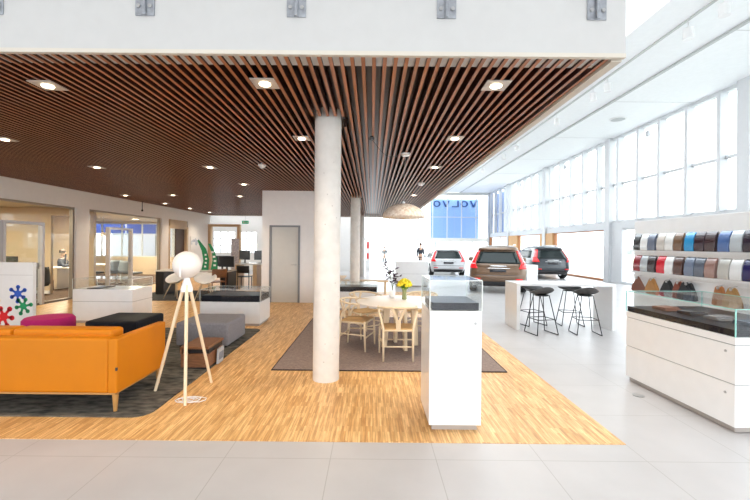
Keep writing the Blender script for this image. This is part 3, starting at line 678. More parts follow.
counter('display_cube', 'small white cube plinth standing beside the brown car', 'plinth', 6.95, 7.5, 17.6, 18.15, 0.78)
counter('reception_counter', 'white counter block in the middle of the hall beyond the dining table', 'counter', 0.95, 2.2, 15.2, 16.0, 1.0, (0.5,))
t = thing('bench', 'pale wooden bench near the second column', 'bench', (-0.2, 13.0, 0.004))
B().box(-0.75, 0.75, -0.2, 0.2, 0.40, 0.45).build('seat', OAK, t)
for x in (-0.65, 0.65): B().box(x-0.03, x+0.03, -0.18, 0.18, 0, 0.40).build('leg', OAK, t)

# ------------------------------------------------------------------ dining table and chairs
t = thing('round_dining_table', 'round white topped dining table on crossed pale wooden legs', 'table', (0.46, 6.2, 0.017))
B().lathe([(0.0001, 0.69), (0.66, 0.69), (0.70, 0.705), (0.70, 0.715), (0.69, 0.72), (0.0001, 0.72)], 64).build('tabletop', mat('white_tabletop', (0.86, 0.82, 0.78), 0.35), t, smooth=True)
for k in range(4):
    a = PI/4*0.3+k*PI/2; M = Matrix.Rotation(a, 4, 'Z')
    B().prism([(0.17, 0.69), (0.27, 0.69), (0.30, 0), (0.22, 0)], -0.025, 0.025, 'y', M).build('leg', BEECH, t, bevel=0.004)
B().lathe([(0.26, 0.665), (0.26, 0.69)], 24).build('top_plate', BEECH, t)
CORD = mat('paper_cord', (0.66, 0.43, 0.20), 0.8, var=0.2, scale=12, stretch=(1, 14, 1), bump=0.4)
def wishbone():
    t = thing('dining_chair', '', 'chair', group='wishbone chairs around the round table')
    s = B().grid(lambda u, v: (((u-.5)*2)*(0.20+0.045*v), -0.21+0.41*v, 0.43-0.018*math.sin(PI*u)*math.sin(PI*v)), 9, 9)
    s.build('seat', CORD, t, smooth=2, solid=0.026)
    for sx in (-1, 1):
        B().tube([(0.205*sx, -0.235, 0), (0.205*sx, -0.215, 0.25), (0.205*sx, -0.205, 0.43), (0.235*sx, -0.16, 0.56), (0.268*sx, -0.075, 0.65), (0.27*sx, -0.01, 0.715)], [0.013, 0.018, 0.019, 0.017, 0.016, 0.014], 10).build('leg', BEECH, t, smooth=2)
        B().tube([(0.25*sx, 0.215, 0), (0.25*sx, 0.205, 0.25), (0.245*sx, 0.20, 0.445)], [0.013, 0.018, 0.017], 10).build('leg', BEECH, t, smooth=2)
        B().tube([(0.25*sx, 0.20, 0.24), (0.205*sx, -0.215, 0.24)], 0.011, 8).tube([(0.245*sx, 0.2, 0.42), (0.205*sx, -0.21, 0.42)], 0.013, 8).build('stretcher', BEECH, t, smooth=2)
    B().tube([(-0.25, 0.205, 0.20), (0.25, 0.205, 0.20)], 0.011, 8).tube([(-0.205, -0.215, 0.20), (0.205, -0.215, 0.20)], 0.011, 8).tube([(-0.245, 0.2, 0.42), (0.245, 0.2, 0.42)], 0.013, 8).tube([(-0.205, -0.21, 0.42), (0.205, -0.21, 0.42)], 0.013, 8).build('stretcher', BEECH, t, smooth=2)
    pts = [(0.275, 0.12, 0.705), (0.278, 0.03, 0.713)]+[(0.278*math.cos(a), -0.03-0.235*math.sin(a), 0.715+0.03*math.sin(a)) for a in [PI*k/14 for k in range(15)]]+[(-0.278, 0.03, 0.713), (-0.275, 0.12, 0.705)]
    B().tube(pts, 0.0155, 10, 1.0).build('top_rail', BEECH, t, smooth=2)
    sp_ = B()
    def seg(x0, y0, z0, w0, x1, y1, z1, w1):
        vs = [(x0-w0, y0, z0), (x0+w0, y0, z0), (x0+w0, y0+0.012, z0), (x0-w0, y0+0.012, z0), (x1-w1, y1, z1), (x1+w1, y1, z1), (x1+w1, y1+0.012, z1), (x1-w1, y1+0.012, z1)]
        sp_.add(vs, [(3, 2, 1, 0), (4, 5, 6, 7), (0, 1, 5, 4), (1, 2, 6, 5), (2, 3, 7, 6), (3, 0, 4, 7)])
    seg(0, -0.215, 0.42, 0.032, 0, -0.235, 0.56, 0.034)
    for sx in (-1, 1): seg(0.016*sx, -0.235, 0.56, 0.018, 0.085*sx, -0.258, 0.735, 0.022)
    sp_.build('splat', BEECH, t)
    return t
tx, ty = 0.46, 6.2
def around(deg, r, lab, tw=0):
    a = R(deg); return ((tx+r*math.cos(a), ty+r*math.sin(a), 0.017), a+PI/2+R(tw), lab)
copies(wishbone(), [
    ((0.375, 5.60, 0.017), 0, 'pale wishbone chair seen from behind at the near side of the table'),
    ((-0.22, 6.14, 0.017), R(-107), 'pale wishbone chair on the left side of the table nearest the concrete column'),
    around(128, 0.92, 'pale wishbone chair at the far left side of the table'),
    around(62, 0.92, 'pale wishbone chair at the far right side of the table behind the flowers'),
    around(-8, 0.85, 'pale wishbone chair mostly hidden behind the white pedestal')])
# vases
t = thing('flower_vase', 'clear vase with a round yellow flower bouquet on the table', 'vase with flowers', (0.535, 6.35, 0.739))
B().lathe([(0.035, 0.0), (0.04, 0.01), (0.03, 0.1), (0.04, 0.18)], 20).build('vase', mat('green_glass_vase', (0.30, 0.33, 0.15), 0.15), t, smooth=True)
fb = B(); lf = B(); random.seed(9)
for k in range(46):
    a = random.uniform(0, 2*PI); e = random.uniform(0.0, 1.4); r = 0.105; p = (r*math.cos(a)*math.cos(e), r*math.sin(a)*math.cos(e), 0.235+0.085*math.sin(e))
    fb.ball(p, random.uniform(0.02, 0.032), 8)
for k in range(16):
    a = 2*PI*k/16+random.uniform(-.1, .1); r = random.uniform(0.1, 0.14); z = 0.2+random.uniform(-0.03, 0.02)
    lf.tube([(0.02*math.cos(a), 0.02*math.sin(a), 0.15), (0.6*r*math.cos(a), 0.6*r*math.sin(a), z+0.03), (r*math.cos(a), r*math.sin(a), z)], [0.006, 0.022, 0.002], 6, 0.4)
fb.build('blossoms', mat('yellow_petals', (0.90, 0.68, 0.02), 0.7, col2=(0.55, 0.50, 0.02), scale=30), t, smooth=2)
lf.build('leaves', mat('leaf_green', (0.22, 0.36, 0.03), 0.6, var=0.3), t, smooth=2)
t = thing('orchid', 'tall orchid with dark purple blossoms standing behind the yellow bouquet', 'potted flower', (0.35, 6.6, 0.739))
B().lathe([(0.04, 0), (0.05, 0.02), (0.055, 0.1), (0.05, 0.11)], 20).build('pot', LACQ, t, smooth=True)
st = B(); pe = B(); wp = B(); random.seed(5)
for k, (ax, az) in enumerate(((-0.12, 0.56), (0.03, 0.48), (0.1, 0.36), (-0.05, 0.42))):
    pts = [(0, 0, 0.1)]+[(ax*q*q, 0.02*q, 0.1+(az-0.1)*q) for q in (0.3, 0.6, 0.85, 1.0)]; st.tube(pts, 0.005, 6)
    for j in range(7):
        q = 0.45+0.55*j/6; c = (ax*q*q+random.uniform(-.05, .05), random.uniform(-.05, .05), 0.1+(az-0.1)*q+random.uniform(-.02, .02))
        for i in range(3):
            a = random.uniform(0, 6.28); e = random.uniform(-.6, .8); d = Vector((math.cos(a)*math.cos(e), math.sin(a)*math.cos(e), math.sin(e)))*0.065; c_ = Vector(c)
            (wp if (k+j) % 5 == 0 else pe).tube([c_, c_+d*0.5, c_+d], [0.005, 0.02, 0.003], 6, 0.4)
st.build('stem', mat('stem_green', (0.10, 0.14, 0.05), 0.6), t, smooth=2); pe.build('petals', mat('dark_purple_petals', (0.05, 0.012, 0.035), 0.6), t, smooth=2)
wp.build('pale_petals', mat('pale_petals', (0.75, 0.70, 0.72), 0.6), t, smooth=2)

# ------------------------------------------------------------------ bar table and stools
t = thing('bar_table', 'long white bar table with panel ends on the grey tiles', 'table', (3.77, 7.87, 0.0))
B().box(-0.96, 0.96, -0.33, 0.33, 0.855, 0.90).build('tabletop', LACQ, t, bevel=0.003)
for x in (-0.96, 0.89): B().box(x, x+0.07, -0.33, 0.33, 0, 0.855).build('end_panel', LACQ, t, bevel=0.003)
SHELL = mat('charcoal_shell', (0.075, 0.07, 0.068), 0.55, var=0.1)
WIRE = mat('black_steel_wire', (0.03, 0.03, 0.032), 0.4, 0.4)
def stool():
    t = thing('bar_stool', '', 'stool', group='charcoal bar stools at the white bar table')
    def P(u, v):
        a = 2*PI*v; r = u; x = 0.225*r*math.cos(a); y = 0.185*r*math.sin(a)
        back = max(0, -math.sin(a)); z = 0.735 + (r**3)*0.02 + (r**2.2)*0.125*back**1.5 + 0.02*(x/0.2)**2*r
        return (x, y, z)
    B().grid(P, 8, 33).build('seat', SHELL, t, smooth=2, solid=0.016)
    B().lathe([(0.12, 0.705), (0.13, 0.725)], 16).build('seat_mount', WIRE, t)
    for sx in (-1, 1):
        for sy in (-1, 1): B().tube([(0.10*sx, 0.09*sy, 0.72), (0.215*sx, 0.20*sy, 0.012)], 0.0085, 8).build('leg', WIRE, t, smooth=2)
        B().tube([(0.215*sx, -0.2, 0.009), (0.215*sx, 0.2, 0.009)], 0.0085, 8).build('runner', WIRE, t, smooth=2)
    k = 0.28; x, y = 0.178, 0.165
    B().tube([(-x, -y, k), (x, -y, k), (x, y, k), (-x, y, k), (-x, -y+0.001, k)], 0.008, 8).build('footrest', WIRE, t, smooth=2)
    return t
copies(stool(), [((3.17, 7.28, 0), R(12), 'charcoal bar stool at the near left of the bar table'), ((4.0, 7.30, 0), R(-6), 'charcoal bar stool at the near right of the bar table'),
                 ((3.33, 8.1, 0), R(196), 'charcoal bar stool on the far side of the bar table at left'), ((4.12, 8.1, 0), R(172), 'charcoal bar stool on the far side of the bar table at right')])

# ------------------------------------------------------------------ sample board
t = thing('sample_board', 'white free standing wall with shelves of paint samples behind the counter', 'display wall', (4.56, 5.5, 0))
B().box(0.0, 0.16, -1.6, 1.28, 0, 2.07).build('panel', LACQ, t, bevel=0.004)
for z in (1.545, 1.195): B().box(-0.05, 0.0, -1.6, 1.28, z, z+0.025).build('shelf', LACQ, t)
B().box(-0.02, 0, -1.6, 1.28, 1.13, 1.15).build('hook_rail', LACQ, t)
r1 = [('dark grey', (0.05, 0.055, 0.06)), ('white', (0.8, 0.8, 0.8)), ('steel blue', (0.15, 0.18, 0.25)), ('pale beige', (0.6, 0.55, 0.5)), ('white', (0.8, 0.8, 0.78)), ('brown', (0.18, 0.10, 0.055)), ('bright blue', (0.02, 0.30, 0.62)),
      ('dark plum', (0.04, 0.02, 0.03)), ('aubergine', (0.05, 0.025, 0.03)), ('medium blue', (0.08, 0.16, 0.38)), ('light grey', (0.48, 0.52, 0.55)), ('near black', (0.03, 0.02, 0.035)), ('silver', (0.5, 0.5, 0.5))]
r2 = [('dark red', (0.28, 0.03, 0.04)), ('light grey', (0.45, 0.48, 0.5)), ('charcoal', (0.05, 0.04, 0.045)), ('bright red', (0.65, 0.01, 0.03)), ('white', (0.8, 0.8, 0.8)), ('dark brown', (0.10, 0.045, 0.035)), ('grey blue', (0.16, 0.2, 0.28)),
      ('slate', (0.12, 0.14, 0.18)), ('rose brown', (0.33, 0.2, 0.17)), ('pale stone', (0.5, 0.48, 0.44)), ('white', (0.78, 0.78, 0.77)), ('navy', (0.015, 0.015, 0.10)), ('deep blue', (0.02, 0.03, 0.15))]
ordn = ['at the far left end', 'second from the left end', 'third from the left end', 'fourth from the left end', 'fifth from the left end', 'sixth from the left end', 'seventh from the left', 'eighth from the left', 'ninth from the left', 'tenth from the left', 'eleventh from the left', 'twelfth from the left', 'at the right end']
for row, (lst, z0, nmr) in enumerate(((r1, 1.575, 'upper'), (r2, 1.222, 'lower'))):
    for i, (cn, col) in enumerate(lst):
        yc = 6.64-i*0.172-(0.03*(i//3))
        prof = [(0, 0.0), (-0.055, 0.0), (-0.062, 0.07), (-0.05, 0.18), (-0.02, 0.25), (0, 0.27)]
        b = B().prism(prof, -0.079, 0.079, 'x', Matrix.Identity(4))
        b.v = [(v[1], v[0], v[2]) for v in b.v]
        m = mat('paint_%d_%d' % (row, i), col, 0.2, 0.15, var=0.02, coat=0.8)
        o = b.build('paint_sample', m, None, bevel=0.004, smooth=True, loc=(4.555, yc, z0))
        tag(o, '%s curved paint sample %s of the %s row' % (cn, ordn[i], nmr), 'paint sample', 'paint samples on the display wall')
def swatch(col, lab, y, w_=0.17, split=None):
    t = thing('leather_swatch', lab, 'leather sample', (4.485, y, 0.875), 0, 'leather swatches hanging on the display wall')
    m = mat('leather_'+lab[:14].replace(' ', '_')+str(int(y*100)), col, 0.55, var=0.2, scale=14)
    n = 2 if split is None else split
    for k in range(n):
        off = (k-(n-1)/2)*0.05; h = w_/2*1.15
        h *= 1.2; poly = [(-h, 0.02), (-h*0.6, 0), (h*0.6, 0), (h, 0.02), (h*0.85, 0.10), (0.03, 0.24), (0, 0.26), (-0.03, 0.24), (-h*0.85, 0.10)]
        b = B().prism([(p[0]+off, p[1]) for p in poly], -0.012*k-0.006, -0.012*k+0.006, 'y', Matrix.Identity(4)); b.v = [(v[1], v[0], v[2]) for v in b.v]
        b.build('leather', m, t, bevel=0.003)
    B().tube([(0.055, 0, 0.275), (-0.03, 0, 0.255), (-0.035, 0, 0.235)], 0.004, 6).lathe([(0.02, -0.004), (0.02, 0.004)], 12, (0, 0, 0), Matrix.Translation((-0.03, 0, 0.235)) @ Matrix.Rotation(PI/2, 4, 'Y')).build('hook', ALU, t)
swatch((0.20, 0.07, 0.04), 'reddish brown leather swatch at the left end of the hanging row', 6.56, 0.26, 1)
swatch((0.42, 0.20, 0.06), 'tan leather swatch second in the hanging row', 6.23, 0.2)
swatch((0.012, 0.012, 0.014), 'small black leather swatch third in the hanging row', 5.90, 0.2)
swatch((0.22, 0.05, 0.025), 'chestnut leather swatch between the two black ones', 5.69, 0.15)
swatch((0.014, 0.016, 0.022), 'wide black leather swatch in the middle of the hanging row', 5.53, 0.18, 3)
swatch((0.40, 0.15, 0.045), 'narrow orange tan leather swatch right of the wide black one', 5.02, 0.12)
swatch((0.44, 0.24, 0.08), 'mustard tan leather swatch at the right of the hanging row', 4.84, 0.17)
# leather pieces inside the glass counter
for i, (x, y, w_, l_, col, lab) in enumerate(((3.45, 4.50, 0.2, 0.24, (0.25, 0.10, 0.06), 'brown leather piece lying at the far end inside the glass counter'), (3.5, 4.2, 0.2, 0.22, (0.04, 0.03, 0.035), 'dark plum leather piece inside the glass counter'),
        (3.55, 3.92, 0.22, 0.2, (0.22, 0.2, 0.2), 'grey leather piece inside the glass counter'), (3.62, 3.66, 0.24, 0.2, (0.05, 0.06, 0.09), 'dark blue leather piece at the near end inside the glass counter'))):
    b = B()
    for k in range(3): b.box(-w_/2, w_/2, -l_/2+0.03*k, l_/2-0.02, 0.012*k, 0.012*k+0.011, Matrix.Rotation(0.1*k, 4, 'Z'))
    tag(b.build('leather_sample', mat('leather_in_%d' % i, col, 0.5, var=0.15), None, bevel=0.002, loc=(x-0.04, y, 0.9045)), lab, 'leather sample', 'leather samples inside the glass counter')
t = B().lathe([(0.055, 0), (0.06, 0.006), (0.04, 0.009), (0.0001, 0.009)], 20, (2.93, 4.27, 0)).build('floor_socket', ALU, smooth=True)
tag(t, 'round grey floor socket in the tiles beside the long counter', 'floor socket')

# ------------------------------------------------------------------ cars
TYRE = mat('tyre_rubber', (0.02, 0.02, 0.02), 0.8); RIM = mat('alloy_rim', (0.5, 0.5, 0.52), 0.3, 0.8); CARG = mat('car_glass', (0.012, 0.02, 0.02), 0.15, 0, spec=0.3)
TAIL = mat('tail_light_red', (0.65, 0.015, 0.02), 0.2, coat=0.6, emit=0.15); CHROME = mat('chrome', (0.7, 0.7, 0.7), 0.15, 1.0); TRIMB = mat('black_bumper', (0.03, 0.03, 0.033), 0.6)
def lerp_tab(tab, z):
    for (z0, v0), (z1, v1) in zip(tab, tab[1:]):
        if z <= z1: q = (z-z0)/(z1-z0); return v0+(v1-v0)*max(0, q)
    return tab[-1][1]
def car(label, loc, rz, paint, H, Wd, L, group='cars in the showroom'):
    """rear at local y=0, nose at +y"""
    t = thing('car', label, 'car', loc, rz, group); k = H/1.70; hw = Wd/2
    Wt = [(0.25, 0.90), (0.45, 0.965), (0.75, 1.0), (0.95, 0.985), (1.05, 0.95), (1.5, 0.74), (1.62, 0.68), (1.69, 0.5), (1.70, 0.30)]
    Yr = [(0.25, 0.22), (0.42, 0.05), (0.6, 0.0), (0.72, 0.04), (0.98, 0.07), (1.05, 0.10), (1.5, 0.36), (1.56, 0.30), (1.62, 0.36), (1.70, 0.8)]
    Yf = [(0.25, L-0.25), (0.5, L-0.02), (0.7, L), (0.9, L-0.15), (0.98, L-0.7), (1.03, L-1.25), (1.5, L-2.15), (1.62, L-2.5), (1.70, L-3.0)]
    def W_(z): return hw*lerp_tab(Wt, z/k)
    def yr(z): return lerp_tab(Yr, z/k)
    def yf(z): return lerp_tab(Yf, z/k)
    rc = 0.24
    def rear(x, z):
        W = W_(z); c = min(rc, W*0.5); y = yr(z)+0.05*(x/W)**2
        if abs(x) > W-c: q = min(1, (abs(x)-(W-c))/c); y += c-math.sqrt(max(0, c*c*(1-q*q)))
        return y
    zs = [z*k for z in (0.25, 0.35, 0.45, 0.6, 0.72, 0.75, 0.85, 0.95, 0.99, 1.03, 1.06, 1.2, 1.35, 1.5, 1.56, 1.62, 1.66, 1.69, 1.70)]
    N = 18; rows = []
    for z in zs:
        W = W_(z); row = []
        for i in range(N+1):
            u = -1+2*i/N; x = W*math.sin(u*PI/2); row.append((x, rear(x, z), z))
        yfr = yf(z)
        for y in (1.0, 1.8, 2.6, 3.2): row.append((W, min(y, yfr-0.3), z))
        for i in range(N+1):
            u = 1-2*i/N; x = W*math.sin(u*PI/2); c = 0.35; q = max(0, (abs(x)-(W-c))/c); row.append((x, yfr-0.18*(x/W)**2-(c-math.sqrt(max(0, c*c*(1-q*q))))*0.8, z))
        for y in (3.2, 2.6, 1.8, 1.0): row.append((-W, min(y, yfr-0.3), z))
        rows.append(row)
    n = len(rows[0]); b = B(); b.add([p for r in rows for p in r], [(i*n+j, i*n+(j+1) % n, (i+1)*n+(j+1) % n, (i+1)*n+j) for i in range(len(rows)-1) for j in range(n)]+[tuple(range(n-1, -1, -1)), tuple(range((len(rows)-1)*n, len(rows)*n))])
    b.build('body', paint, t, smooth=2)
    def patch(name, m, z0, z1, xa, xb, off=0.012, nz=8, nx=12, lab=None):
        """panel laid on the tail between heights z0,z1; xa/xb = fraction of half width at bottom and top"""
        g = B()
        def P(a, c_):
            z = k*(z0+(z1-z0)*a); l = xa[0]+(xa[1]-xa[0])*a; r = xb[0]+(xb[1]-xb[0])*a; x = W_(z)*(l+(r-l)*c_)
            x2 = max(-W_(z)*0.9999, min(W_(z)*0.9999, x)); return (x*1.004, rear(x2, z)-off, z)
        g.grid(P, nz, nx); return g.build(name, m, t, smooth=2, solid=0.015)
    patch('rear_window', CARG, 1.06, 1.47, (-0.80, -0.78), (0.80, 0.78))
    patch('spoiler', TRIMB if paint.name == 'paint_dark' else paint, 1.50, 1.57, (-0.85, -0.85), (0.85, 0.85), 0.05, 3)
    for s in (-1, 1):
        patch('tail_light', TAIL, 0.88, 1.06, (0.70*s, 0.82*s), (0.998*s, 0.998*s), 0.02, 5)
        patch('tail_light', TAIL, 1.06, 1.50, (0.84*s, 0.86*s), (0.998*s, 0.99*s), 0.02, 8, 6)
        patch('reflector', TAIL, 0.50, 0.54, (0.62*s, 0.62*s), (0.86*s, 0.86*s), 0.015, 3, 5)
        g = B()
        def PS(u, v):
            z = k*(1.07+0.38*v); y0 = 0.62+0.25*v; y1 = L-1.75-0.35*v; W = W_(z); return (s*(W+0.008), y0+(y1-y0)*u, z)
        g.grid(PS, 6, 6); g.build('side_window', CARG, t, smooth=2, solid=0.012)
        B().box(s*(hw*0.97) if s > 0 else -hw*0.97-0.2, hw*0.97+0.2 if s > 0 else -hw*0.97, L-1.75, L-1.6, k*1.03, k*1.2).build('wing_mirror', paint, t, bevel=0.04)
        for y in (0.85, L-0.9):
            M = Matrix.Translation((s*(hw-0.10), y, 0.35)) @ Matrix.Rotation(PI/2, 4, 'Y')
            wo = B().lathe([(0.2, -0.11), (0.32, -0.115), (0.35, -0.08), (0.35, 0.08), (0.32, 0.115), (0.2, 0.11)], 28, (0, 0, 0), M).build('wheel', TYRE, t, smooth=True)
            B().lathe([(0.0001, -0.1), (0.22, -0.118), (0.22, 0.118), (0.0001, 0.1)], 20, (0, 0, 0), M).build('rim', RIM, wo, smooth=True)
    patch('bumper', TRIMB, 0.27, 0.42, (-0.88, -0.88), (0.88, 0.88), 0.02, 4)
    patch('license_plate', mat('plate_dark', (0.03, 0.03, 0.035), 0.4), 0.76, 0.86, (-0.28, -0.28), (0.28, 0.28), 0.03, 3, 4)
    patch('trim_strip', CHROME, 0.885, 0.905, (-0.42, -0.42), (0.42, 0.42), 0.025, 2, 8)
    patch('lower_crease', TRIMB, 0.64, 0.655, (-0.86, -0.86), (0.86, 0.86), 0.005, 2, 10)
    patch('badge', CHROME, 0.955, 0.985, (-0.30, -0.30), (0.30, 0.30), 0.02, 2, 6)
    B().tube([(0, 0.35, k*1.5), (0.05, 0.12+0.14, k*1.2), (0.35, 0.2, k*1.12)], 0.01, 6).build('rear_wiper', TRIMB, t)
    for s in (-1, 1): B().tube([(s*hw*0.62, 0.9, k*1.69), (s*hw*0.64, 1.1, k*1.725), (s*hw*0.64, 2.2, k*1.725), (s*hw*0.62, 2.5, k*1.66)], 0.018, 8).build('roof_rail', CHROME, t, smooth=2)
    return t
pb_ = mat('paint_brown', (0.16, 0.095, 0.055), 0.28, 0.3, coat=0.7, var=0.01); pw = mat('paint_silver_white', (0.62, 0.64, 0.66), 0.28, 0.1, coat=0.7, var=0.01); pd = mat('paint_dark', (0.045, 0.055, 0.065), 0.25, 0.2, coat=0.7, var=0.01)
car('bronze brown estate car seen from behind above the bar table', (4.27, 13.2, 0), R(-17), pb_, 1.65, 1.89, 4.6)
car('white estate car seen from behind left of the brown car', (4.0, 20.3, 0), R(-3), pw, 1.52, 1.82, 4.8)
car('dark blue grey car seen from behind beside the side windows', (8.95, 19.2, 0), R(0), pd, 1.66, 1.88, 4.6)

# ------------------------------------------------------------------ far left furniture
def shell_chair():
    t = thing('shell_chair', '', 'chair', group='white shell chairs at the black table')
    def P(u, v):
        a = -0.2*PI+1.4*PI*v+PI; x = 0.27*math.sin(a+PI/2)*u; y = 0.25*math.cos(a+PI/2)*u
        bk = max(0, -math.cos((v-0.5)*PI*0)+0) ; q = abs(v-0.5)*2
        g = (1+math.cos(PI*q))/2; return (0.31*(0.62*u+0.38*u**3)*math.cos(PI*1.5+(v-.5)*2*PI), 0.26*(0.62*u+0.38*u**3)*math.sin(PI*1.5+(v-.5)*2*PI), 0.42+(u**2.6)*(0.03+0.29*g**0.8))
    B().grid(P, 8, 29).build('seat', LACQ, t, smooth=2, solid=0.015)
    for sx in (-1, 1):
        for sy in (-1, 1): B().tube([(0.09*sx, 0.09*sy, 0.44), (0.24*sx, 0.23*sy, 0.0)], [0.018, 0.012], 8).build('leg', BEECH, t, smooth=2)
    return t
copies(shell_chair(), [((-5.76, 11.5, 0.0125), R(165), 'white shell chair left behind the tripod lamp'), ((-4.86, 11.4, 0.0125), R(195), 'white shell chair right behind the tripod lamp')])
t = thing('desk', 'black panel ended desk behind the white shell chairs', 'desk', (-5.65, 12.6, 0.0125))
B().box(-1.15, 1.15, -0.4, 0.4, 0.71, 0.745).build('desktop', mat('pale_desktop', (0.6, 0.58, 0.55), 0.4), t)
for x in (-1.12, 0.9): B().box(x, x+0.25, -0.38, 0.38, 0, 0.71).build('end_panel', BLACK, t)
def wooden_chair(lab, loc, rz, m, wood, legm):
    t = thing('side_chair', lab, 'chair', loc, rz)
    B().box(-0.22, 0.22, -0.2, 0.22, 0.43, 0.46).build('seat', m, t, bevel=0.01)
    B().grid(lambda u, v: (0.22*math.sin((u-.5)*2.2)/0.89, -0.24+0.08*(1-math.cos((u-.5)*2.2))+0-0.04*v, 0.58+0.26*v), 10, 5).build('backrest', m, t, smooth=2, solid=0.02)
    for sx in (-1, 1):
        B().tube([(0.19*sx, 0.18, 0), (0.19*sx, 0.17, 0.44)], 0.015, 8).build('leg', legm, t)
        B().tube([(0.2*sx, -0.2, 0), (0.2*sx, -0.18, 0.44), (0.19*sx, -0.23, 0.8)], 0.015, 8).build('leg', legm, t)
    return t
wooden_chair('small brown wooden chair at the right end of the black desk', (-4.72, 11.9, 0.0125), R(40), WALNUT, WALNUT, WALNUT)
MONS = mat('screen_black', (0.02, 0.022, 0.026), 0.2)
def monitor(lab, loc, rz):
    t = thing('computer_monitor', lab, 'monitor', loc, rz)
    B().box(-0.27, 0.27, -0.015, 0.015, 0.12, 0.46).build('screen', MONS, t, bevel=0.004)
    B().box(-0.03, 0.03, 0.015, 0.03, 0.0, 0.3).build('stand', BLACK, t); B().box(-0.12, 0.12, -0.08, 0.1, 0, 0.012).build('base', BLACK, t)
monitor('black monitor at the left on the black desk', (-4.93, 12.85, 0.758), R(10))
monitor('black monitor at the right end of the black desk', (-4.62, 12.4, 0.758), R(-15))
t = thing('display_stand', 'leaning green panel with white marks standing on the black desk', 'display stand', (-5.42, 12.7, 0.758))
GRN = mat('green_board', (0.005, 0.22, 0.08), 0.5)
B().prism([(-0.12, 0.0), (0.1, 0.0), (0.12, 0.35), (0.02, 0.68), (-0.22, 0.98), (-0.26, 0.95), (-0.12, 0.62), (-0.06, 0.3)], -0.015, 0.015, 'y').build('front_panel', GRN, t)
B().prism([(0.16, 0.0), (0.38, 0.0), (0.36, 0.35), (0.26, 0.65), (0.14, 0.85), (0.06, 0.86), (0.2, 0.55), (0.22, 0.3)], 0.03, 0.06, 'y').build('rear_panel', GRN, t)
mk = []
for z, x in ((0.08, 0.0), (0.2, 0.02), (0.33, 0.03), (0.46, 0.01)): mk.append(B().box(x-0.03, x+0.03, -0.019, -0.014, z, z+0.06))
for z, x in ((0.12, 0.29), (0.26, 0.3), (0.40, 0.27), (0.55, 0.22)): mk.append(B().box(x-0.04, x+0.04, 0.025, 0.031, z, z+0.06))
for q in mk: q.build('white_mark', LACQ, t)
t = thing('wall_poster', 'white poster with blue map marks on the left wall', 'poster', (-8.49, 18.75, 1.3))
B().box(0, 0.02, -0.55, 0.55, 0, 0.64).build('sheet', LACQ, t)
mk = B()
for k in range(9): mk.box(0.02, 0.023, -0.45+0.1*k, -0.45+0.1*k+random.uniform(0.04, 0.09), random.uniform(0.15, 0.4), random.uniform(0.42, 0.56))
mk.build('map_print', mat('map_blue', (0.35, 0.42, 0.55), 0.6), t)
t = thing('roller_banner', 'narrow standing banner with pale blue pattern near the back desk', 'banner', (-5.62, 16.0, 0.004))
B().box(-0.16, 0.16, -0.01, 0.01, 0.08, 1.82).build('sheet', mat('banner_pattern', (0.70, 0.72, 0.78), 0.6, col2=(0.35, 0.36, 0.5), scale=14), t)
B().box(-0.18, 0.18, -0.08, 0.08, 0, 0.08).build('base', ALU, t)
t = thing('reception_desk', 'white topped wooden desk against the far end left of the core wall', 'desk', (-4.15, 14.3, 0.004))
B().box(-0.75, 0.62, -0.3, 0.3, 0.86, 0.91).build('desktop', LACQ, t)
B().box(-0.75, -0.62, -0.3, 0.3, 0, 0.86).build('side_panel', OAK, t); B().box(-0.12, 0.02, -0.3, 0.3, 0, 0.86).build('side_panel', OAK, t); B().box(0.3, 0.62, -0.3, 0.3, 0, 0.86).build('side_panel', OAK, t)
wooden_chair('black chair tucked under the reception desk', (-4.55, 14.0, 0.004), R(0), BLACK, BLACK, BLACK)
monitor('black monitor on the reception desk', (-4.05, 14.35, 0.914), R(10))
monitor('small dark screen at the left of the reception desk', (-4.7, 14.4, 0.914), R(-30))
t = thing('exit_sign', 'small green emergency exit sign hanging at the far left', 'exit sign', (-6.6, 20.3, 2.66))
B().box(-0.17, 0.17, -0.02, 0.02, 0, 0.16).build('panel', mat('exit_green', (0.02, 0.4, 0.2), 0.5, emit=0.1), t)
B().box(-0.10, -0.05, -0.024, -0.02, 0.04, 0.12).box(-0.02, 0.12, -0.024, -0.02, 0.07, 0.09).prism([(0.1, 0.05), (0.15, 0.08), (0.1, 0.11)], -0.024, -0.02, 'y').build('pictogram', LACQ, t)
B().box(-0.005, 0.005, -0.005, 0.005, 0.16, 0.57).build('rod', ALU, t)
t = thing('rod_hanger', 'thin dark rod hanging from the ceiling by the left wall', 'hanger', (-8.2, 13.9, HC-0.3))
B().lathe([(0.012, 0), (0.012, 0.3)], 8).build('rod', BLACK, t); B().lathe([(0.03, -0.06), (0.03, 0.0)], 10).build('cap', BLACK, t)
t = thing('wall_sign', 'tall narrow sign with red lettering beside the third column', 'sign', (-0.25, 24.5, 1.0))
B().box(-0.12, 0.12, -0.02, 0.02, -1.0, 0.9).build('panel', LACQ, t); B().box(-0.06, 0.05, -0.024, -0.02, -0.25, 0.1).box(-0.06, 0.05, -0.024, -0.02, 0.4, 0.8).build('red_lettering', mat('sign_red', (0.7, 0.03, 0.03), 0.5), t)

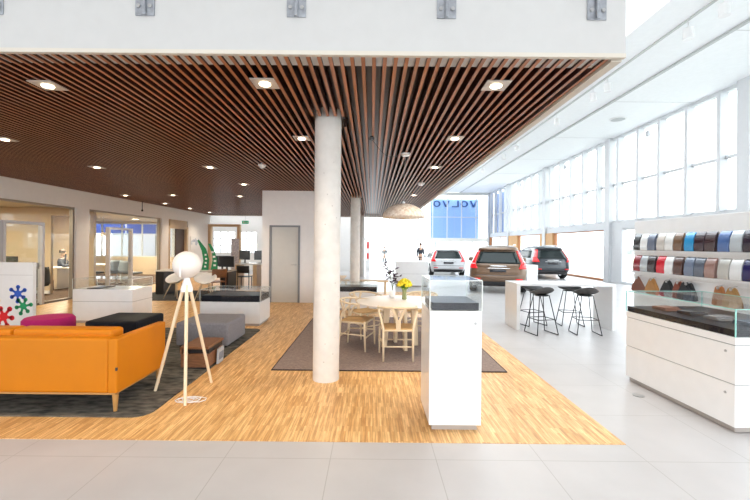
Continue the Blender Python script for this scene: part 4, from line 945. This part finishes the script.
# ------------------------------------------------------------------ office contents
def office_chair(lab, loc, rz, m, wide=1.0):
    t = thing('office_chair', lab, 'chair', loc, rz)
    B().box(-0.25*wide, 0.25*wide, -0.24, 0.25, 0.42, 0.50).build('seat', m, t, bevel=0.03)
    B().grid(lambda u, v: (0.26*wide*math.sin((u-.5)*2.4)/0.93*(1-0.25*v*v), -0.30+0.12*(1-math.cos((u-.5)*2.4)), 0.48+0.46*v), 12, 7).build('backrest', m, t, smooth=2, solid=0.04)
    B().lathe([(0.03, 0.08), (0.03, 0.42)], 10).build('column', ALU, t)
    for k in range(5):
        a = 2*PI*k/5; B().tube([(0, 0, 0.09), (0.28*math.cos(a), 0.28*math.sin(a), 0.03)], [0.02, 0.012], 8).build('base_arm', ALU, t)
    return t
GRF = mat('grey_shell', (0.20, 0.23, 0.26), 0.7, var=0.1)
office_chair('black office chair behind the first glass door', (-8.98, 10.35, 0.004), R(95), BLACK)
office_chair('black office chair left in the second office', (-10.6, 14.9, 0.004), R(-30), BLACK)
office_chair('grey shell office chair behind the second glass door', (-9.95, 15.2, 0.004), R(20), GRF, 1.2)
office_chair('grey shell office chair right in the second office', (-9.2, 14.9, 0.004), R(-15), GRF, 1.25)
t = thing('desk', 'white office desk with drawers where the person sits', 'desk', (-10.75, 13.65, 0.004))
B().box(-0.55, 0.75, -0.35, 0.35, 0.71, 0.74).build('desktop', LACQ, t); B().box(-0.1, 0.0, -0.33, 0.33, 0, 0.71).build('side_panel', LACQ, t); B().box(0.65, 0.72, -0.33, 0.33, 0, 0.71).build('side_panel', LACQ, t)
monitor('black monitor on the desk beside the seated person', (-10.82, 13.8, 0.744), R(125))
t = thing('desk', 'pale meeting table in the second office', 'desk', (-10.9, 16.0, 0.004))
B().box(-0.9, 0.9, -0.35, 0.35, 0.70, 0.735).build('desktop', mat('pale_top', (0.66, 0.58, 0.46), 0.4), t)
for x in (-0.8, 0.8): B().box(x-0.03, x+0.03, -0.3, 0.3, 0, 0.70).build('leg', ALU, t)
t = thing('desk', 'office desk at the left edge behind the first window', 'desk', (-10.9, 10.9, 0.004))
B().box(-1.0, 0.8, -0.4, 0.4, 0.71, 0.745).build('desktop', CREAM, t)
for x in (-0.9, 0.7): B().box(x-0.03, x+0.03, -0.35, 0.35, 0, 0.71).build('leg', ALU, t)
monitor('black monitor on the desk at the left edge', (-10.75, 11.0, 0.749), R(10))
monitor('second black monitor at the left edge, nearer the window frame', (-10.1, 10.9, 0.749), R(-15))
def pend(lab, loc):
    t = thing('office_pendant', lab, 'pendant lamp', loc)
    B().lathe([(0.10, -0.09), (0.105, 0.0), (0.03, 0.06), (0.0001, 0.07)], 18).build('lamp_shade', mat('taupe_shade', (0.35, 0.3, 0.26), 0.5), t, smooth=True)
    B().lathe([(0.004, 0.06), (0.004, 2.7-loc[2])], 6).build('cord', BLACK, t)
pend('small taupe pendant at left in the second office', (-11.5, 16.0, 1.98)); pend('small taupe pendant right of its twin in the second office', (-11.1, 16.1, 1.98))
# ceiling lamps of the offices
for i, (x, y) in enumerate(((-10.8, 9.2), (-11.0, 14.3), (-10.8, 17.8))):
    t = thing('office_ceiling_light', ['round light in the ceiling of the first office', 'round light over the seated person', 'round light at the back of the second office'][i], 'ceiling light', (x, y, 2.7))
    B().lathe([(0.14, -0.02), (0.15, 0.0)], 20).build('frame', LACQ, t); B().lathe([(0.12, -0.021), (0.0001, -0.022)], 20).build('lens', LAMPM, t)
    l = bpy.data.lights.new('lamp_glow', 'AREA'); l.shape = 'DISK'; l.size = 0.3; l.energy = 70; l.color = (1, 0.85, 0.62)
    lo = bpy.data.objects.new('lamp_glow', l); C.objects.link(lo); lo.parent = t; lo.location = (0, 0, -0.04)
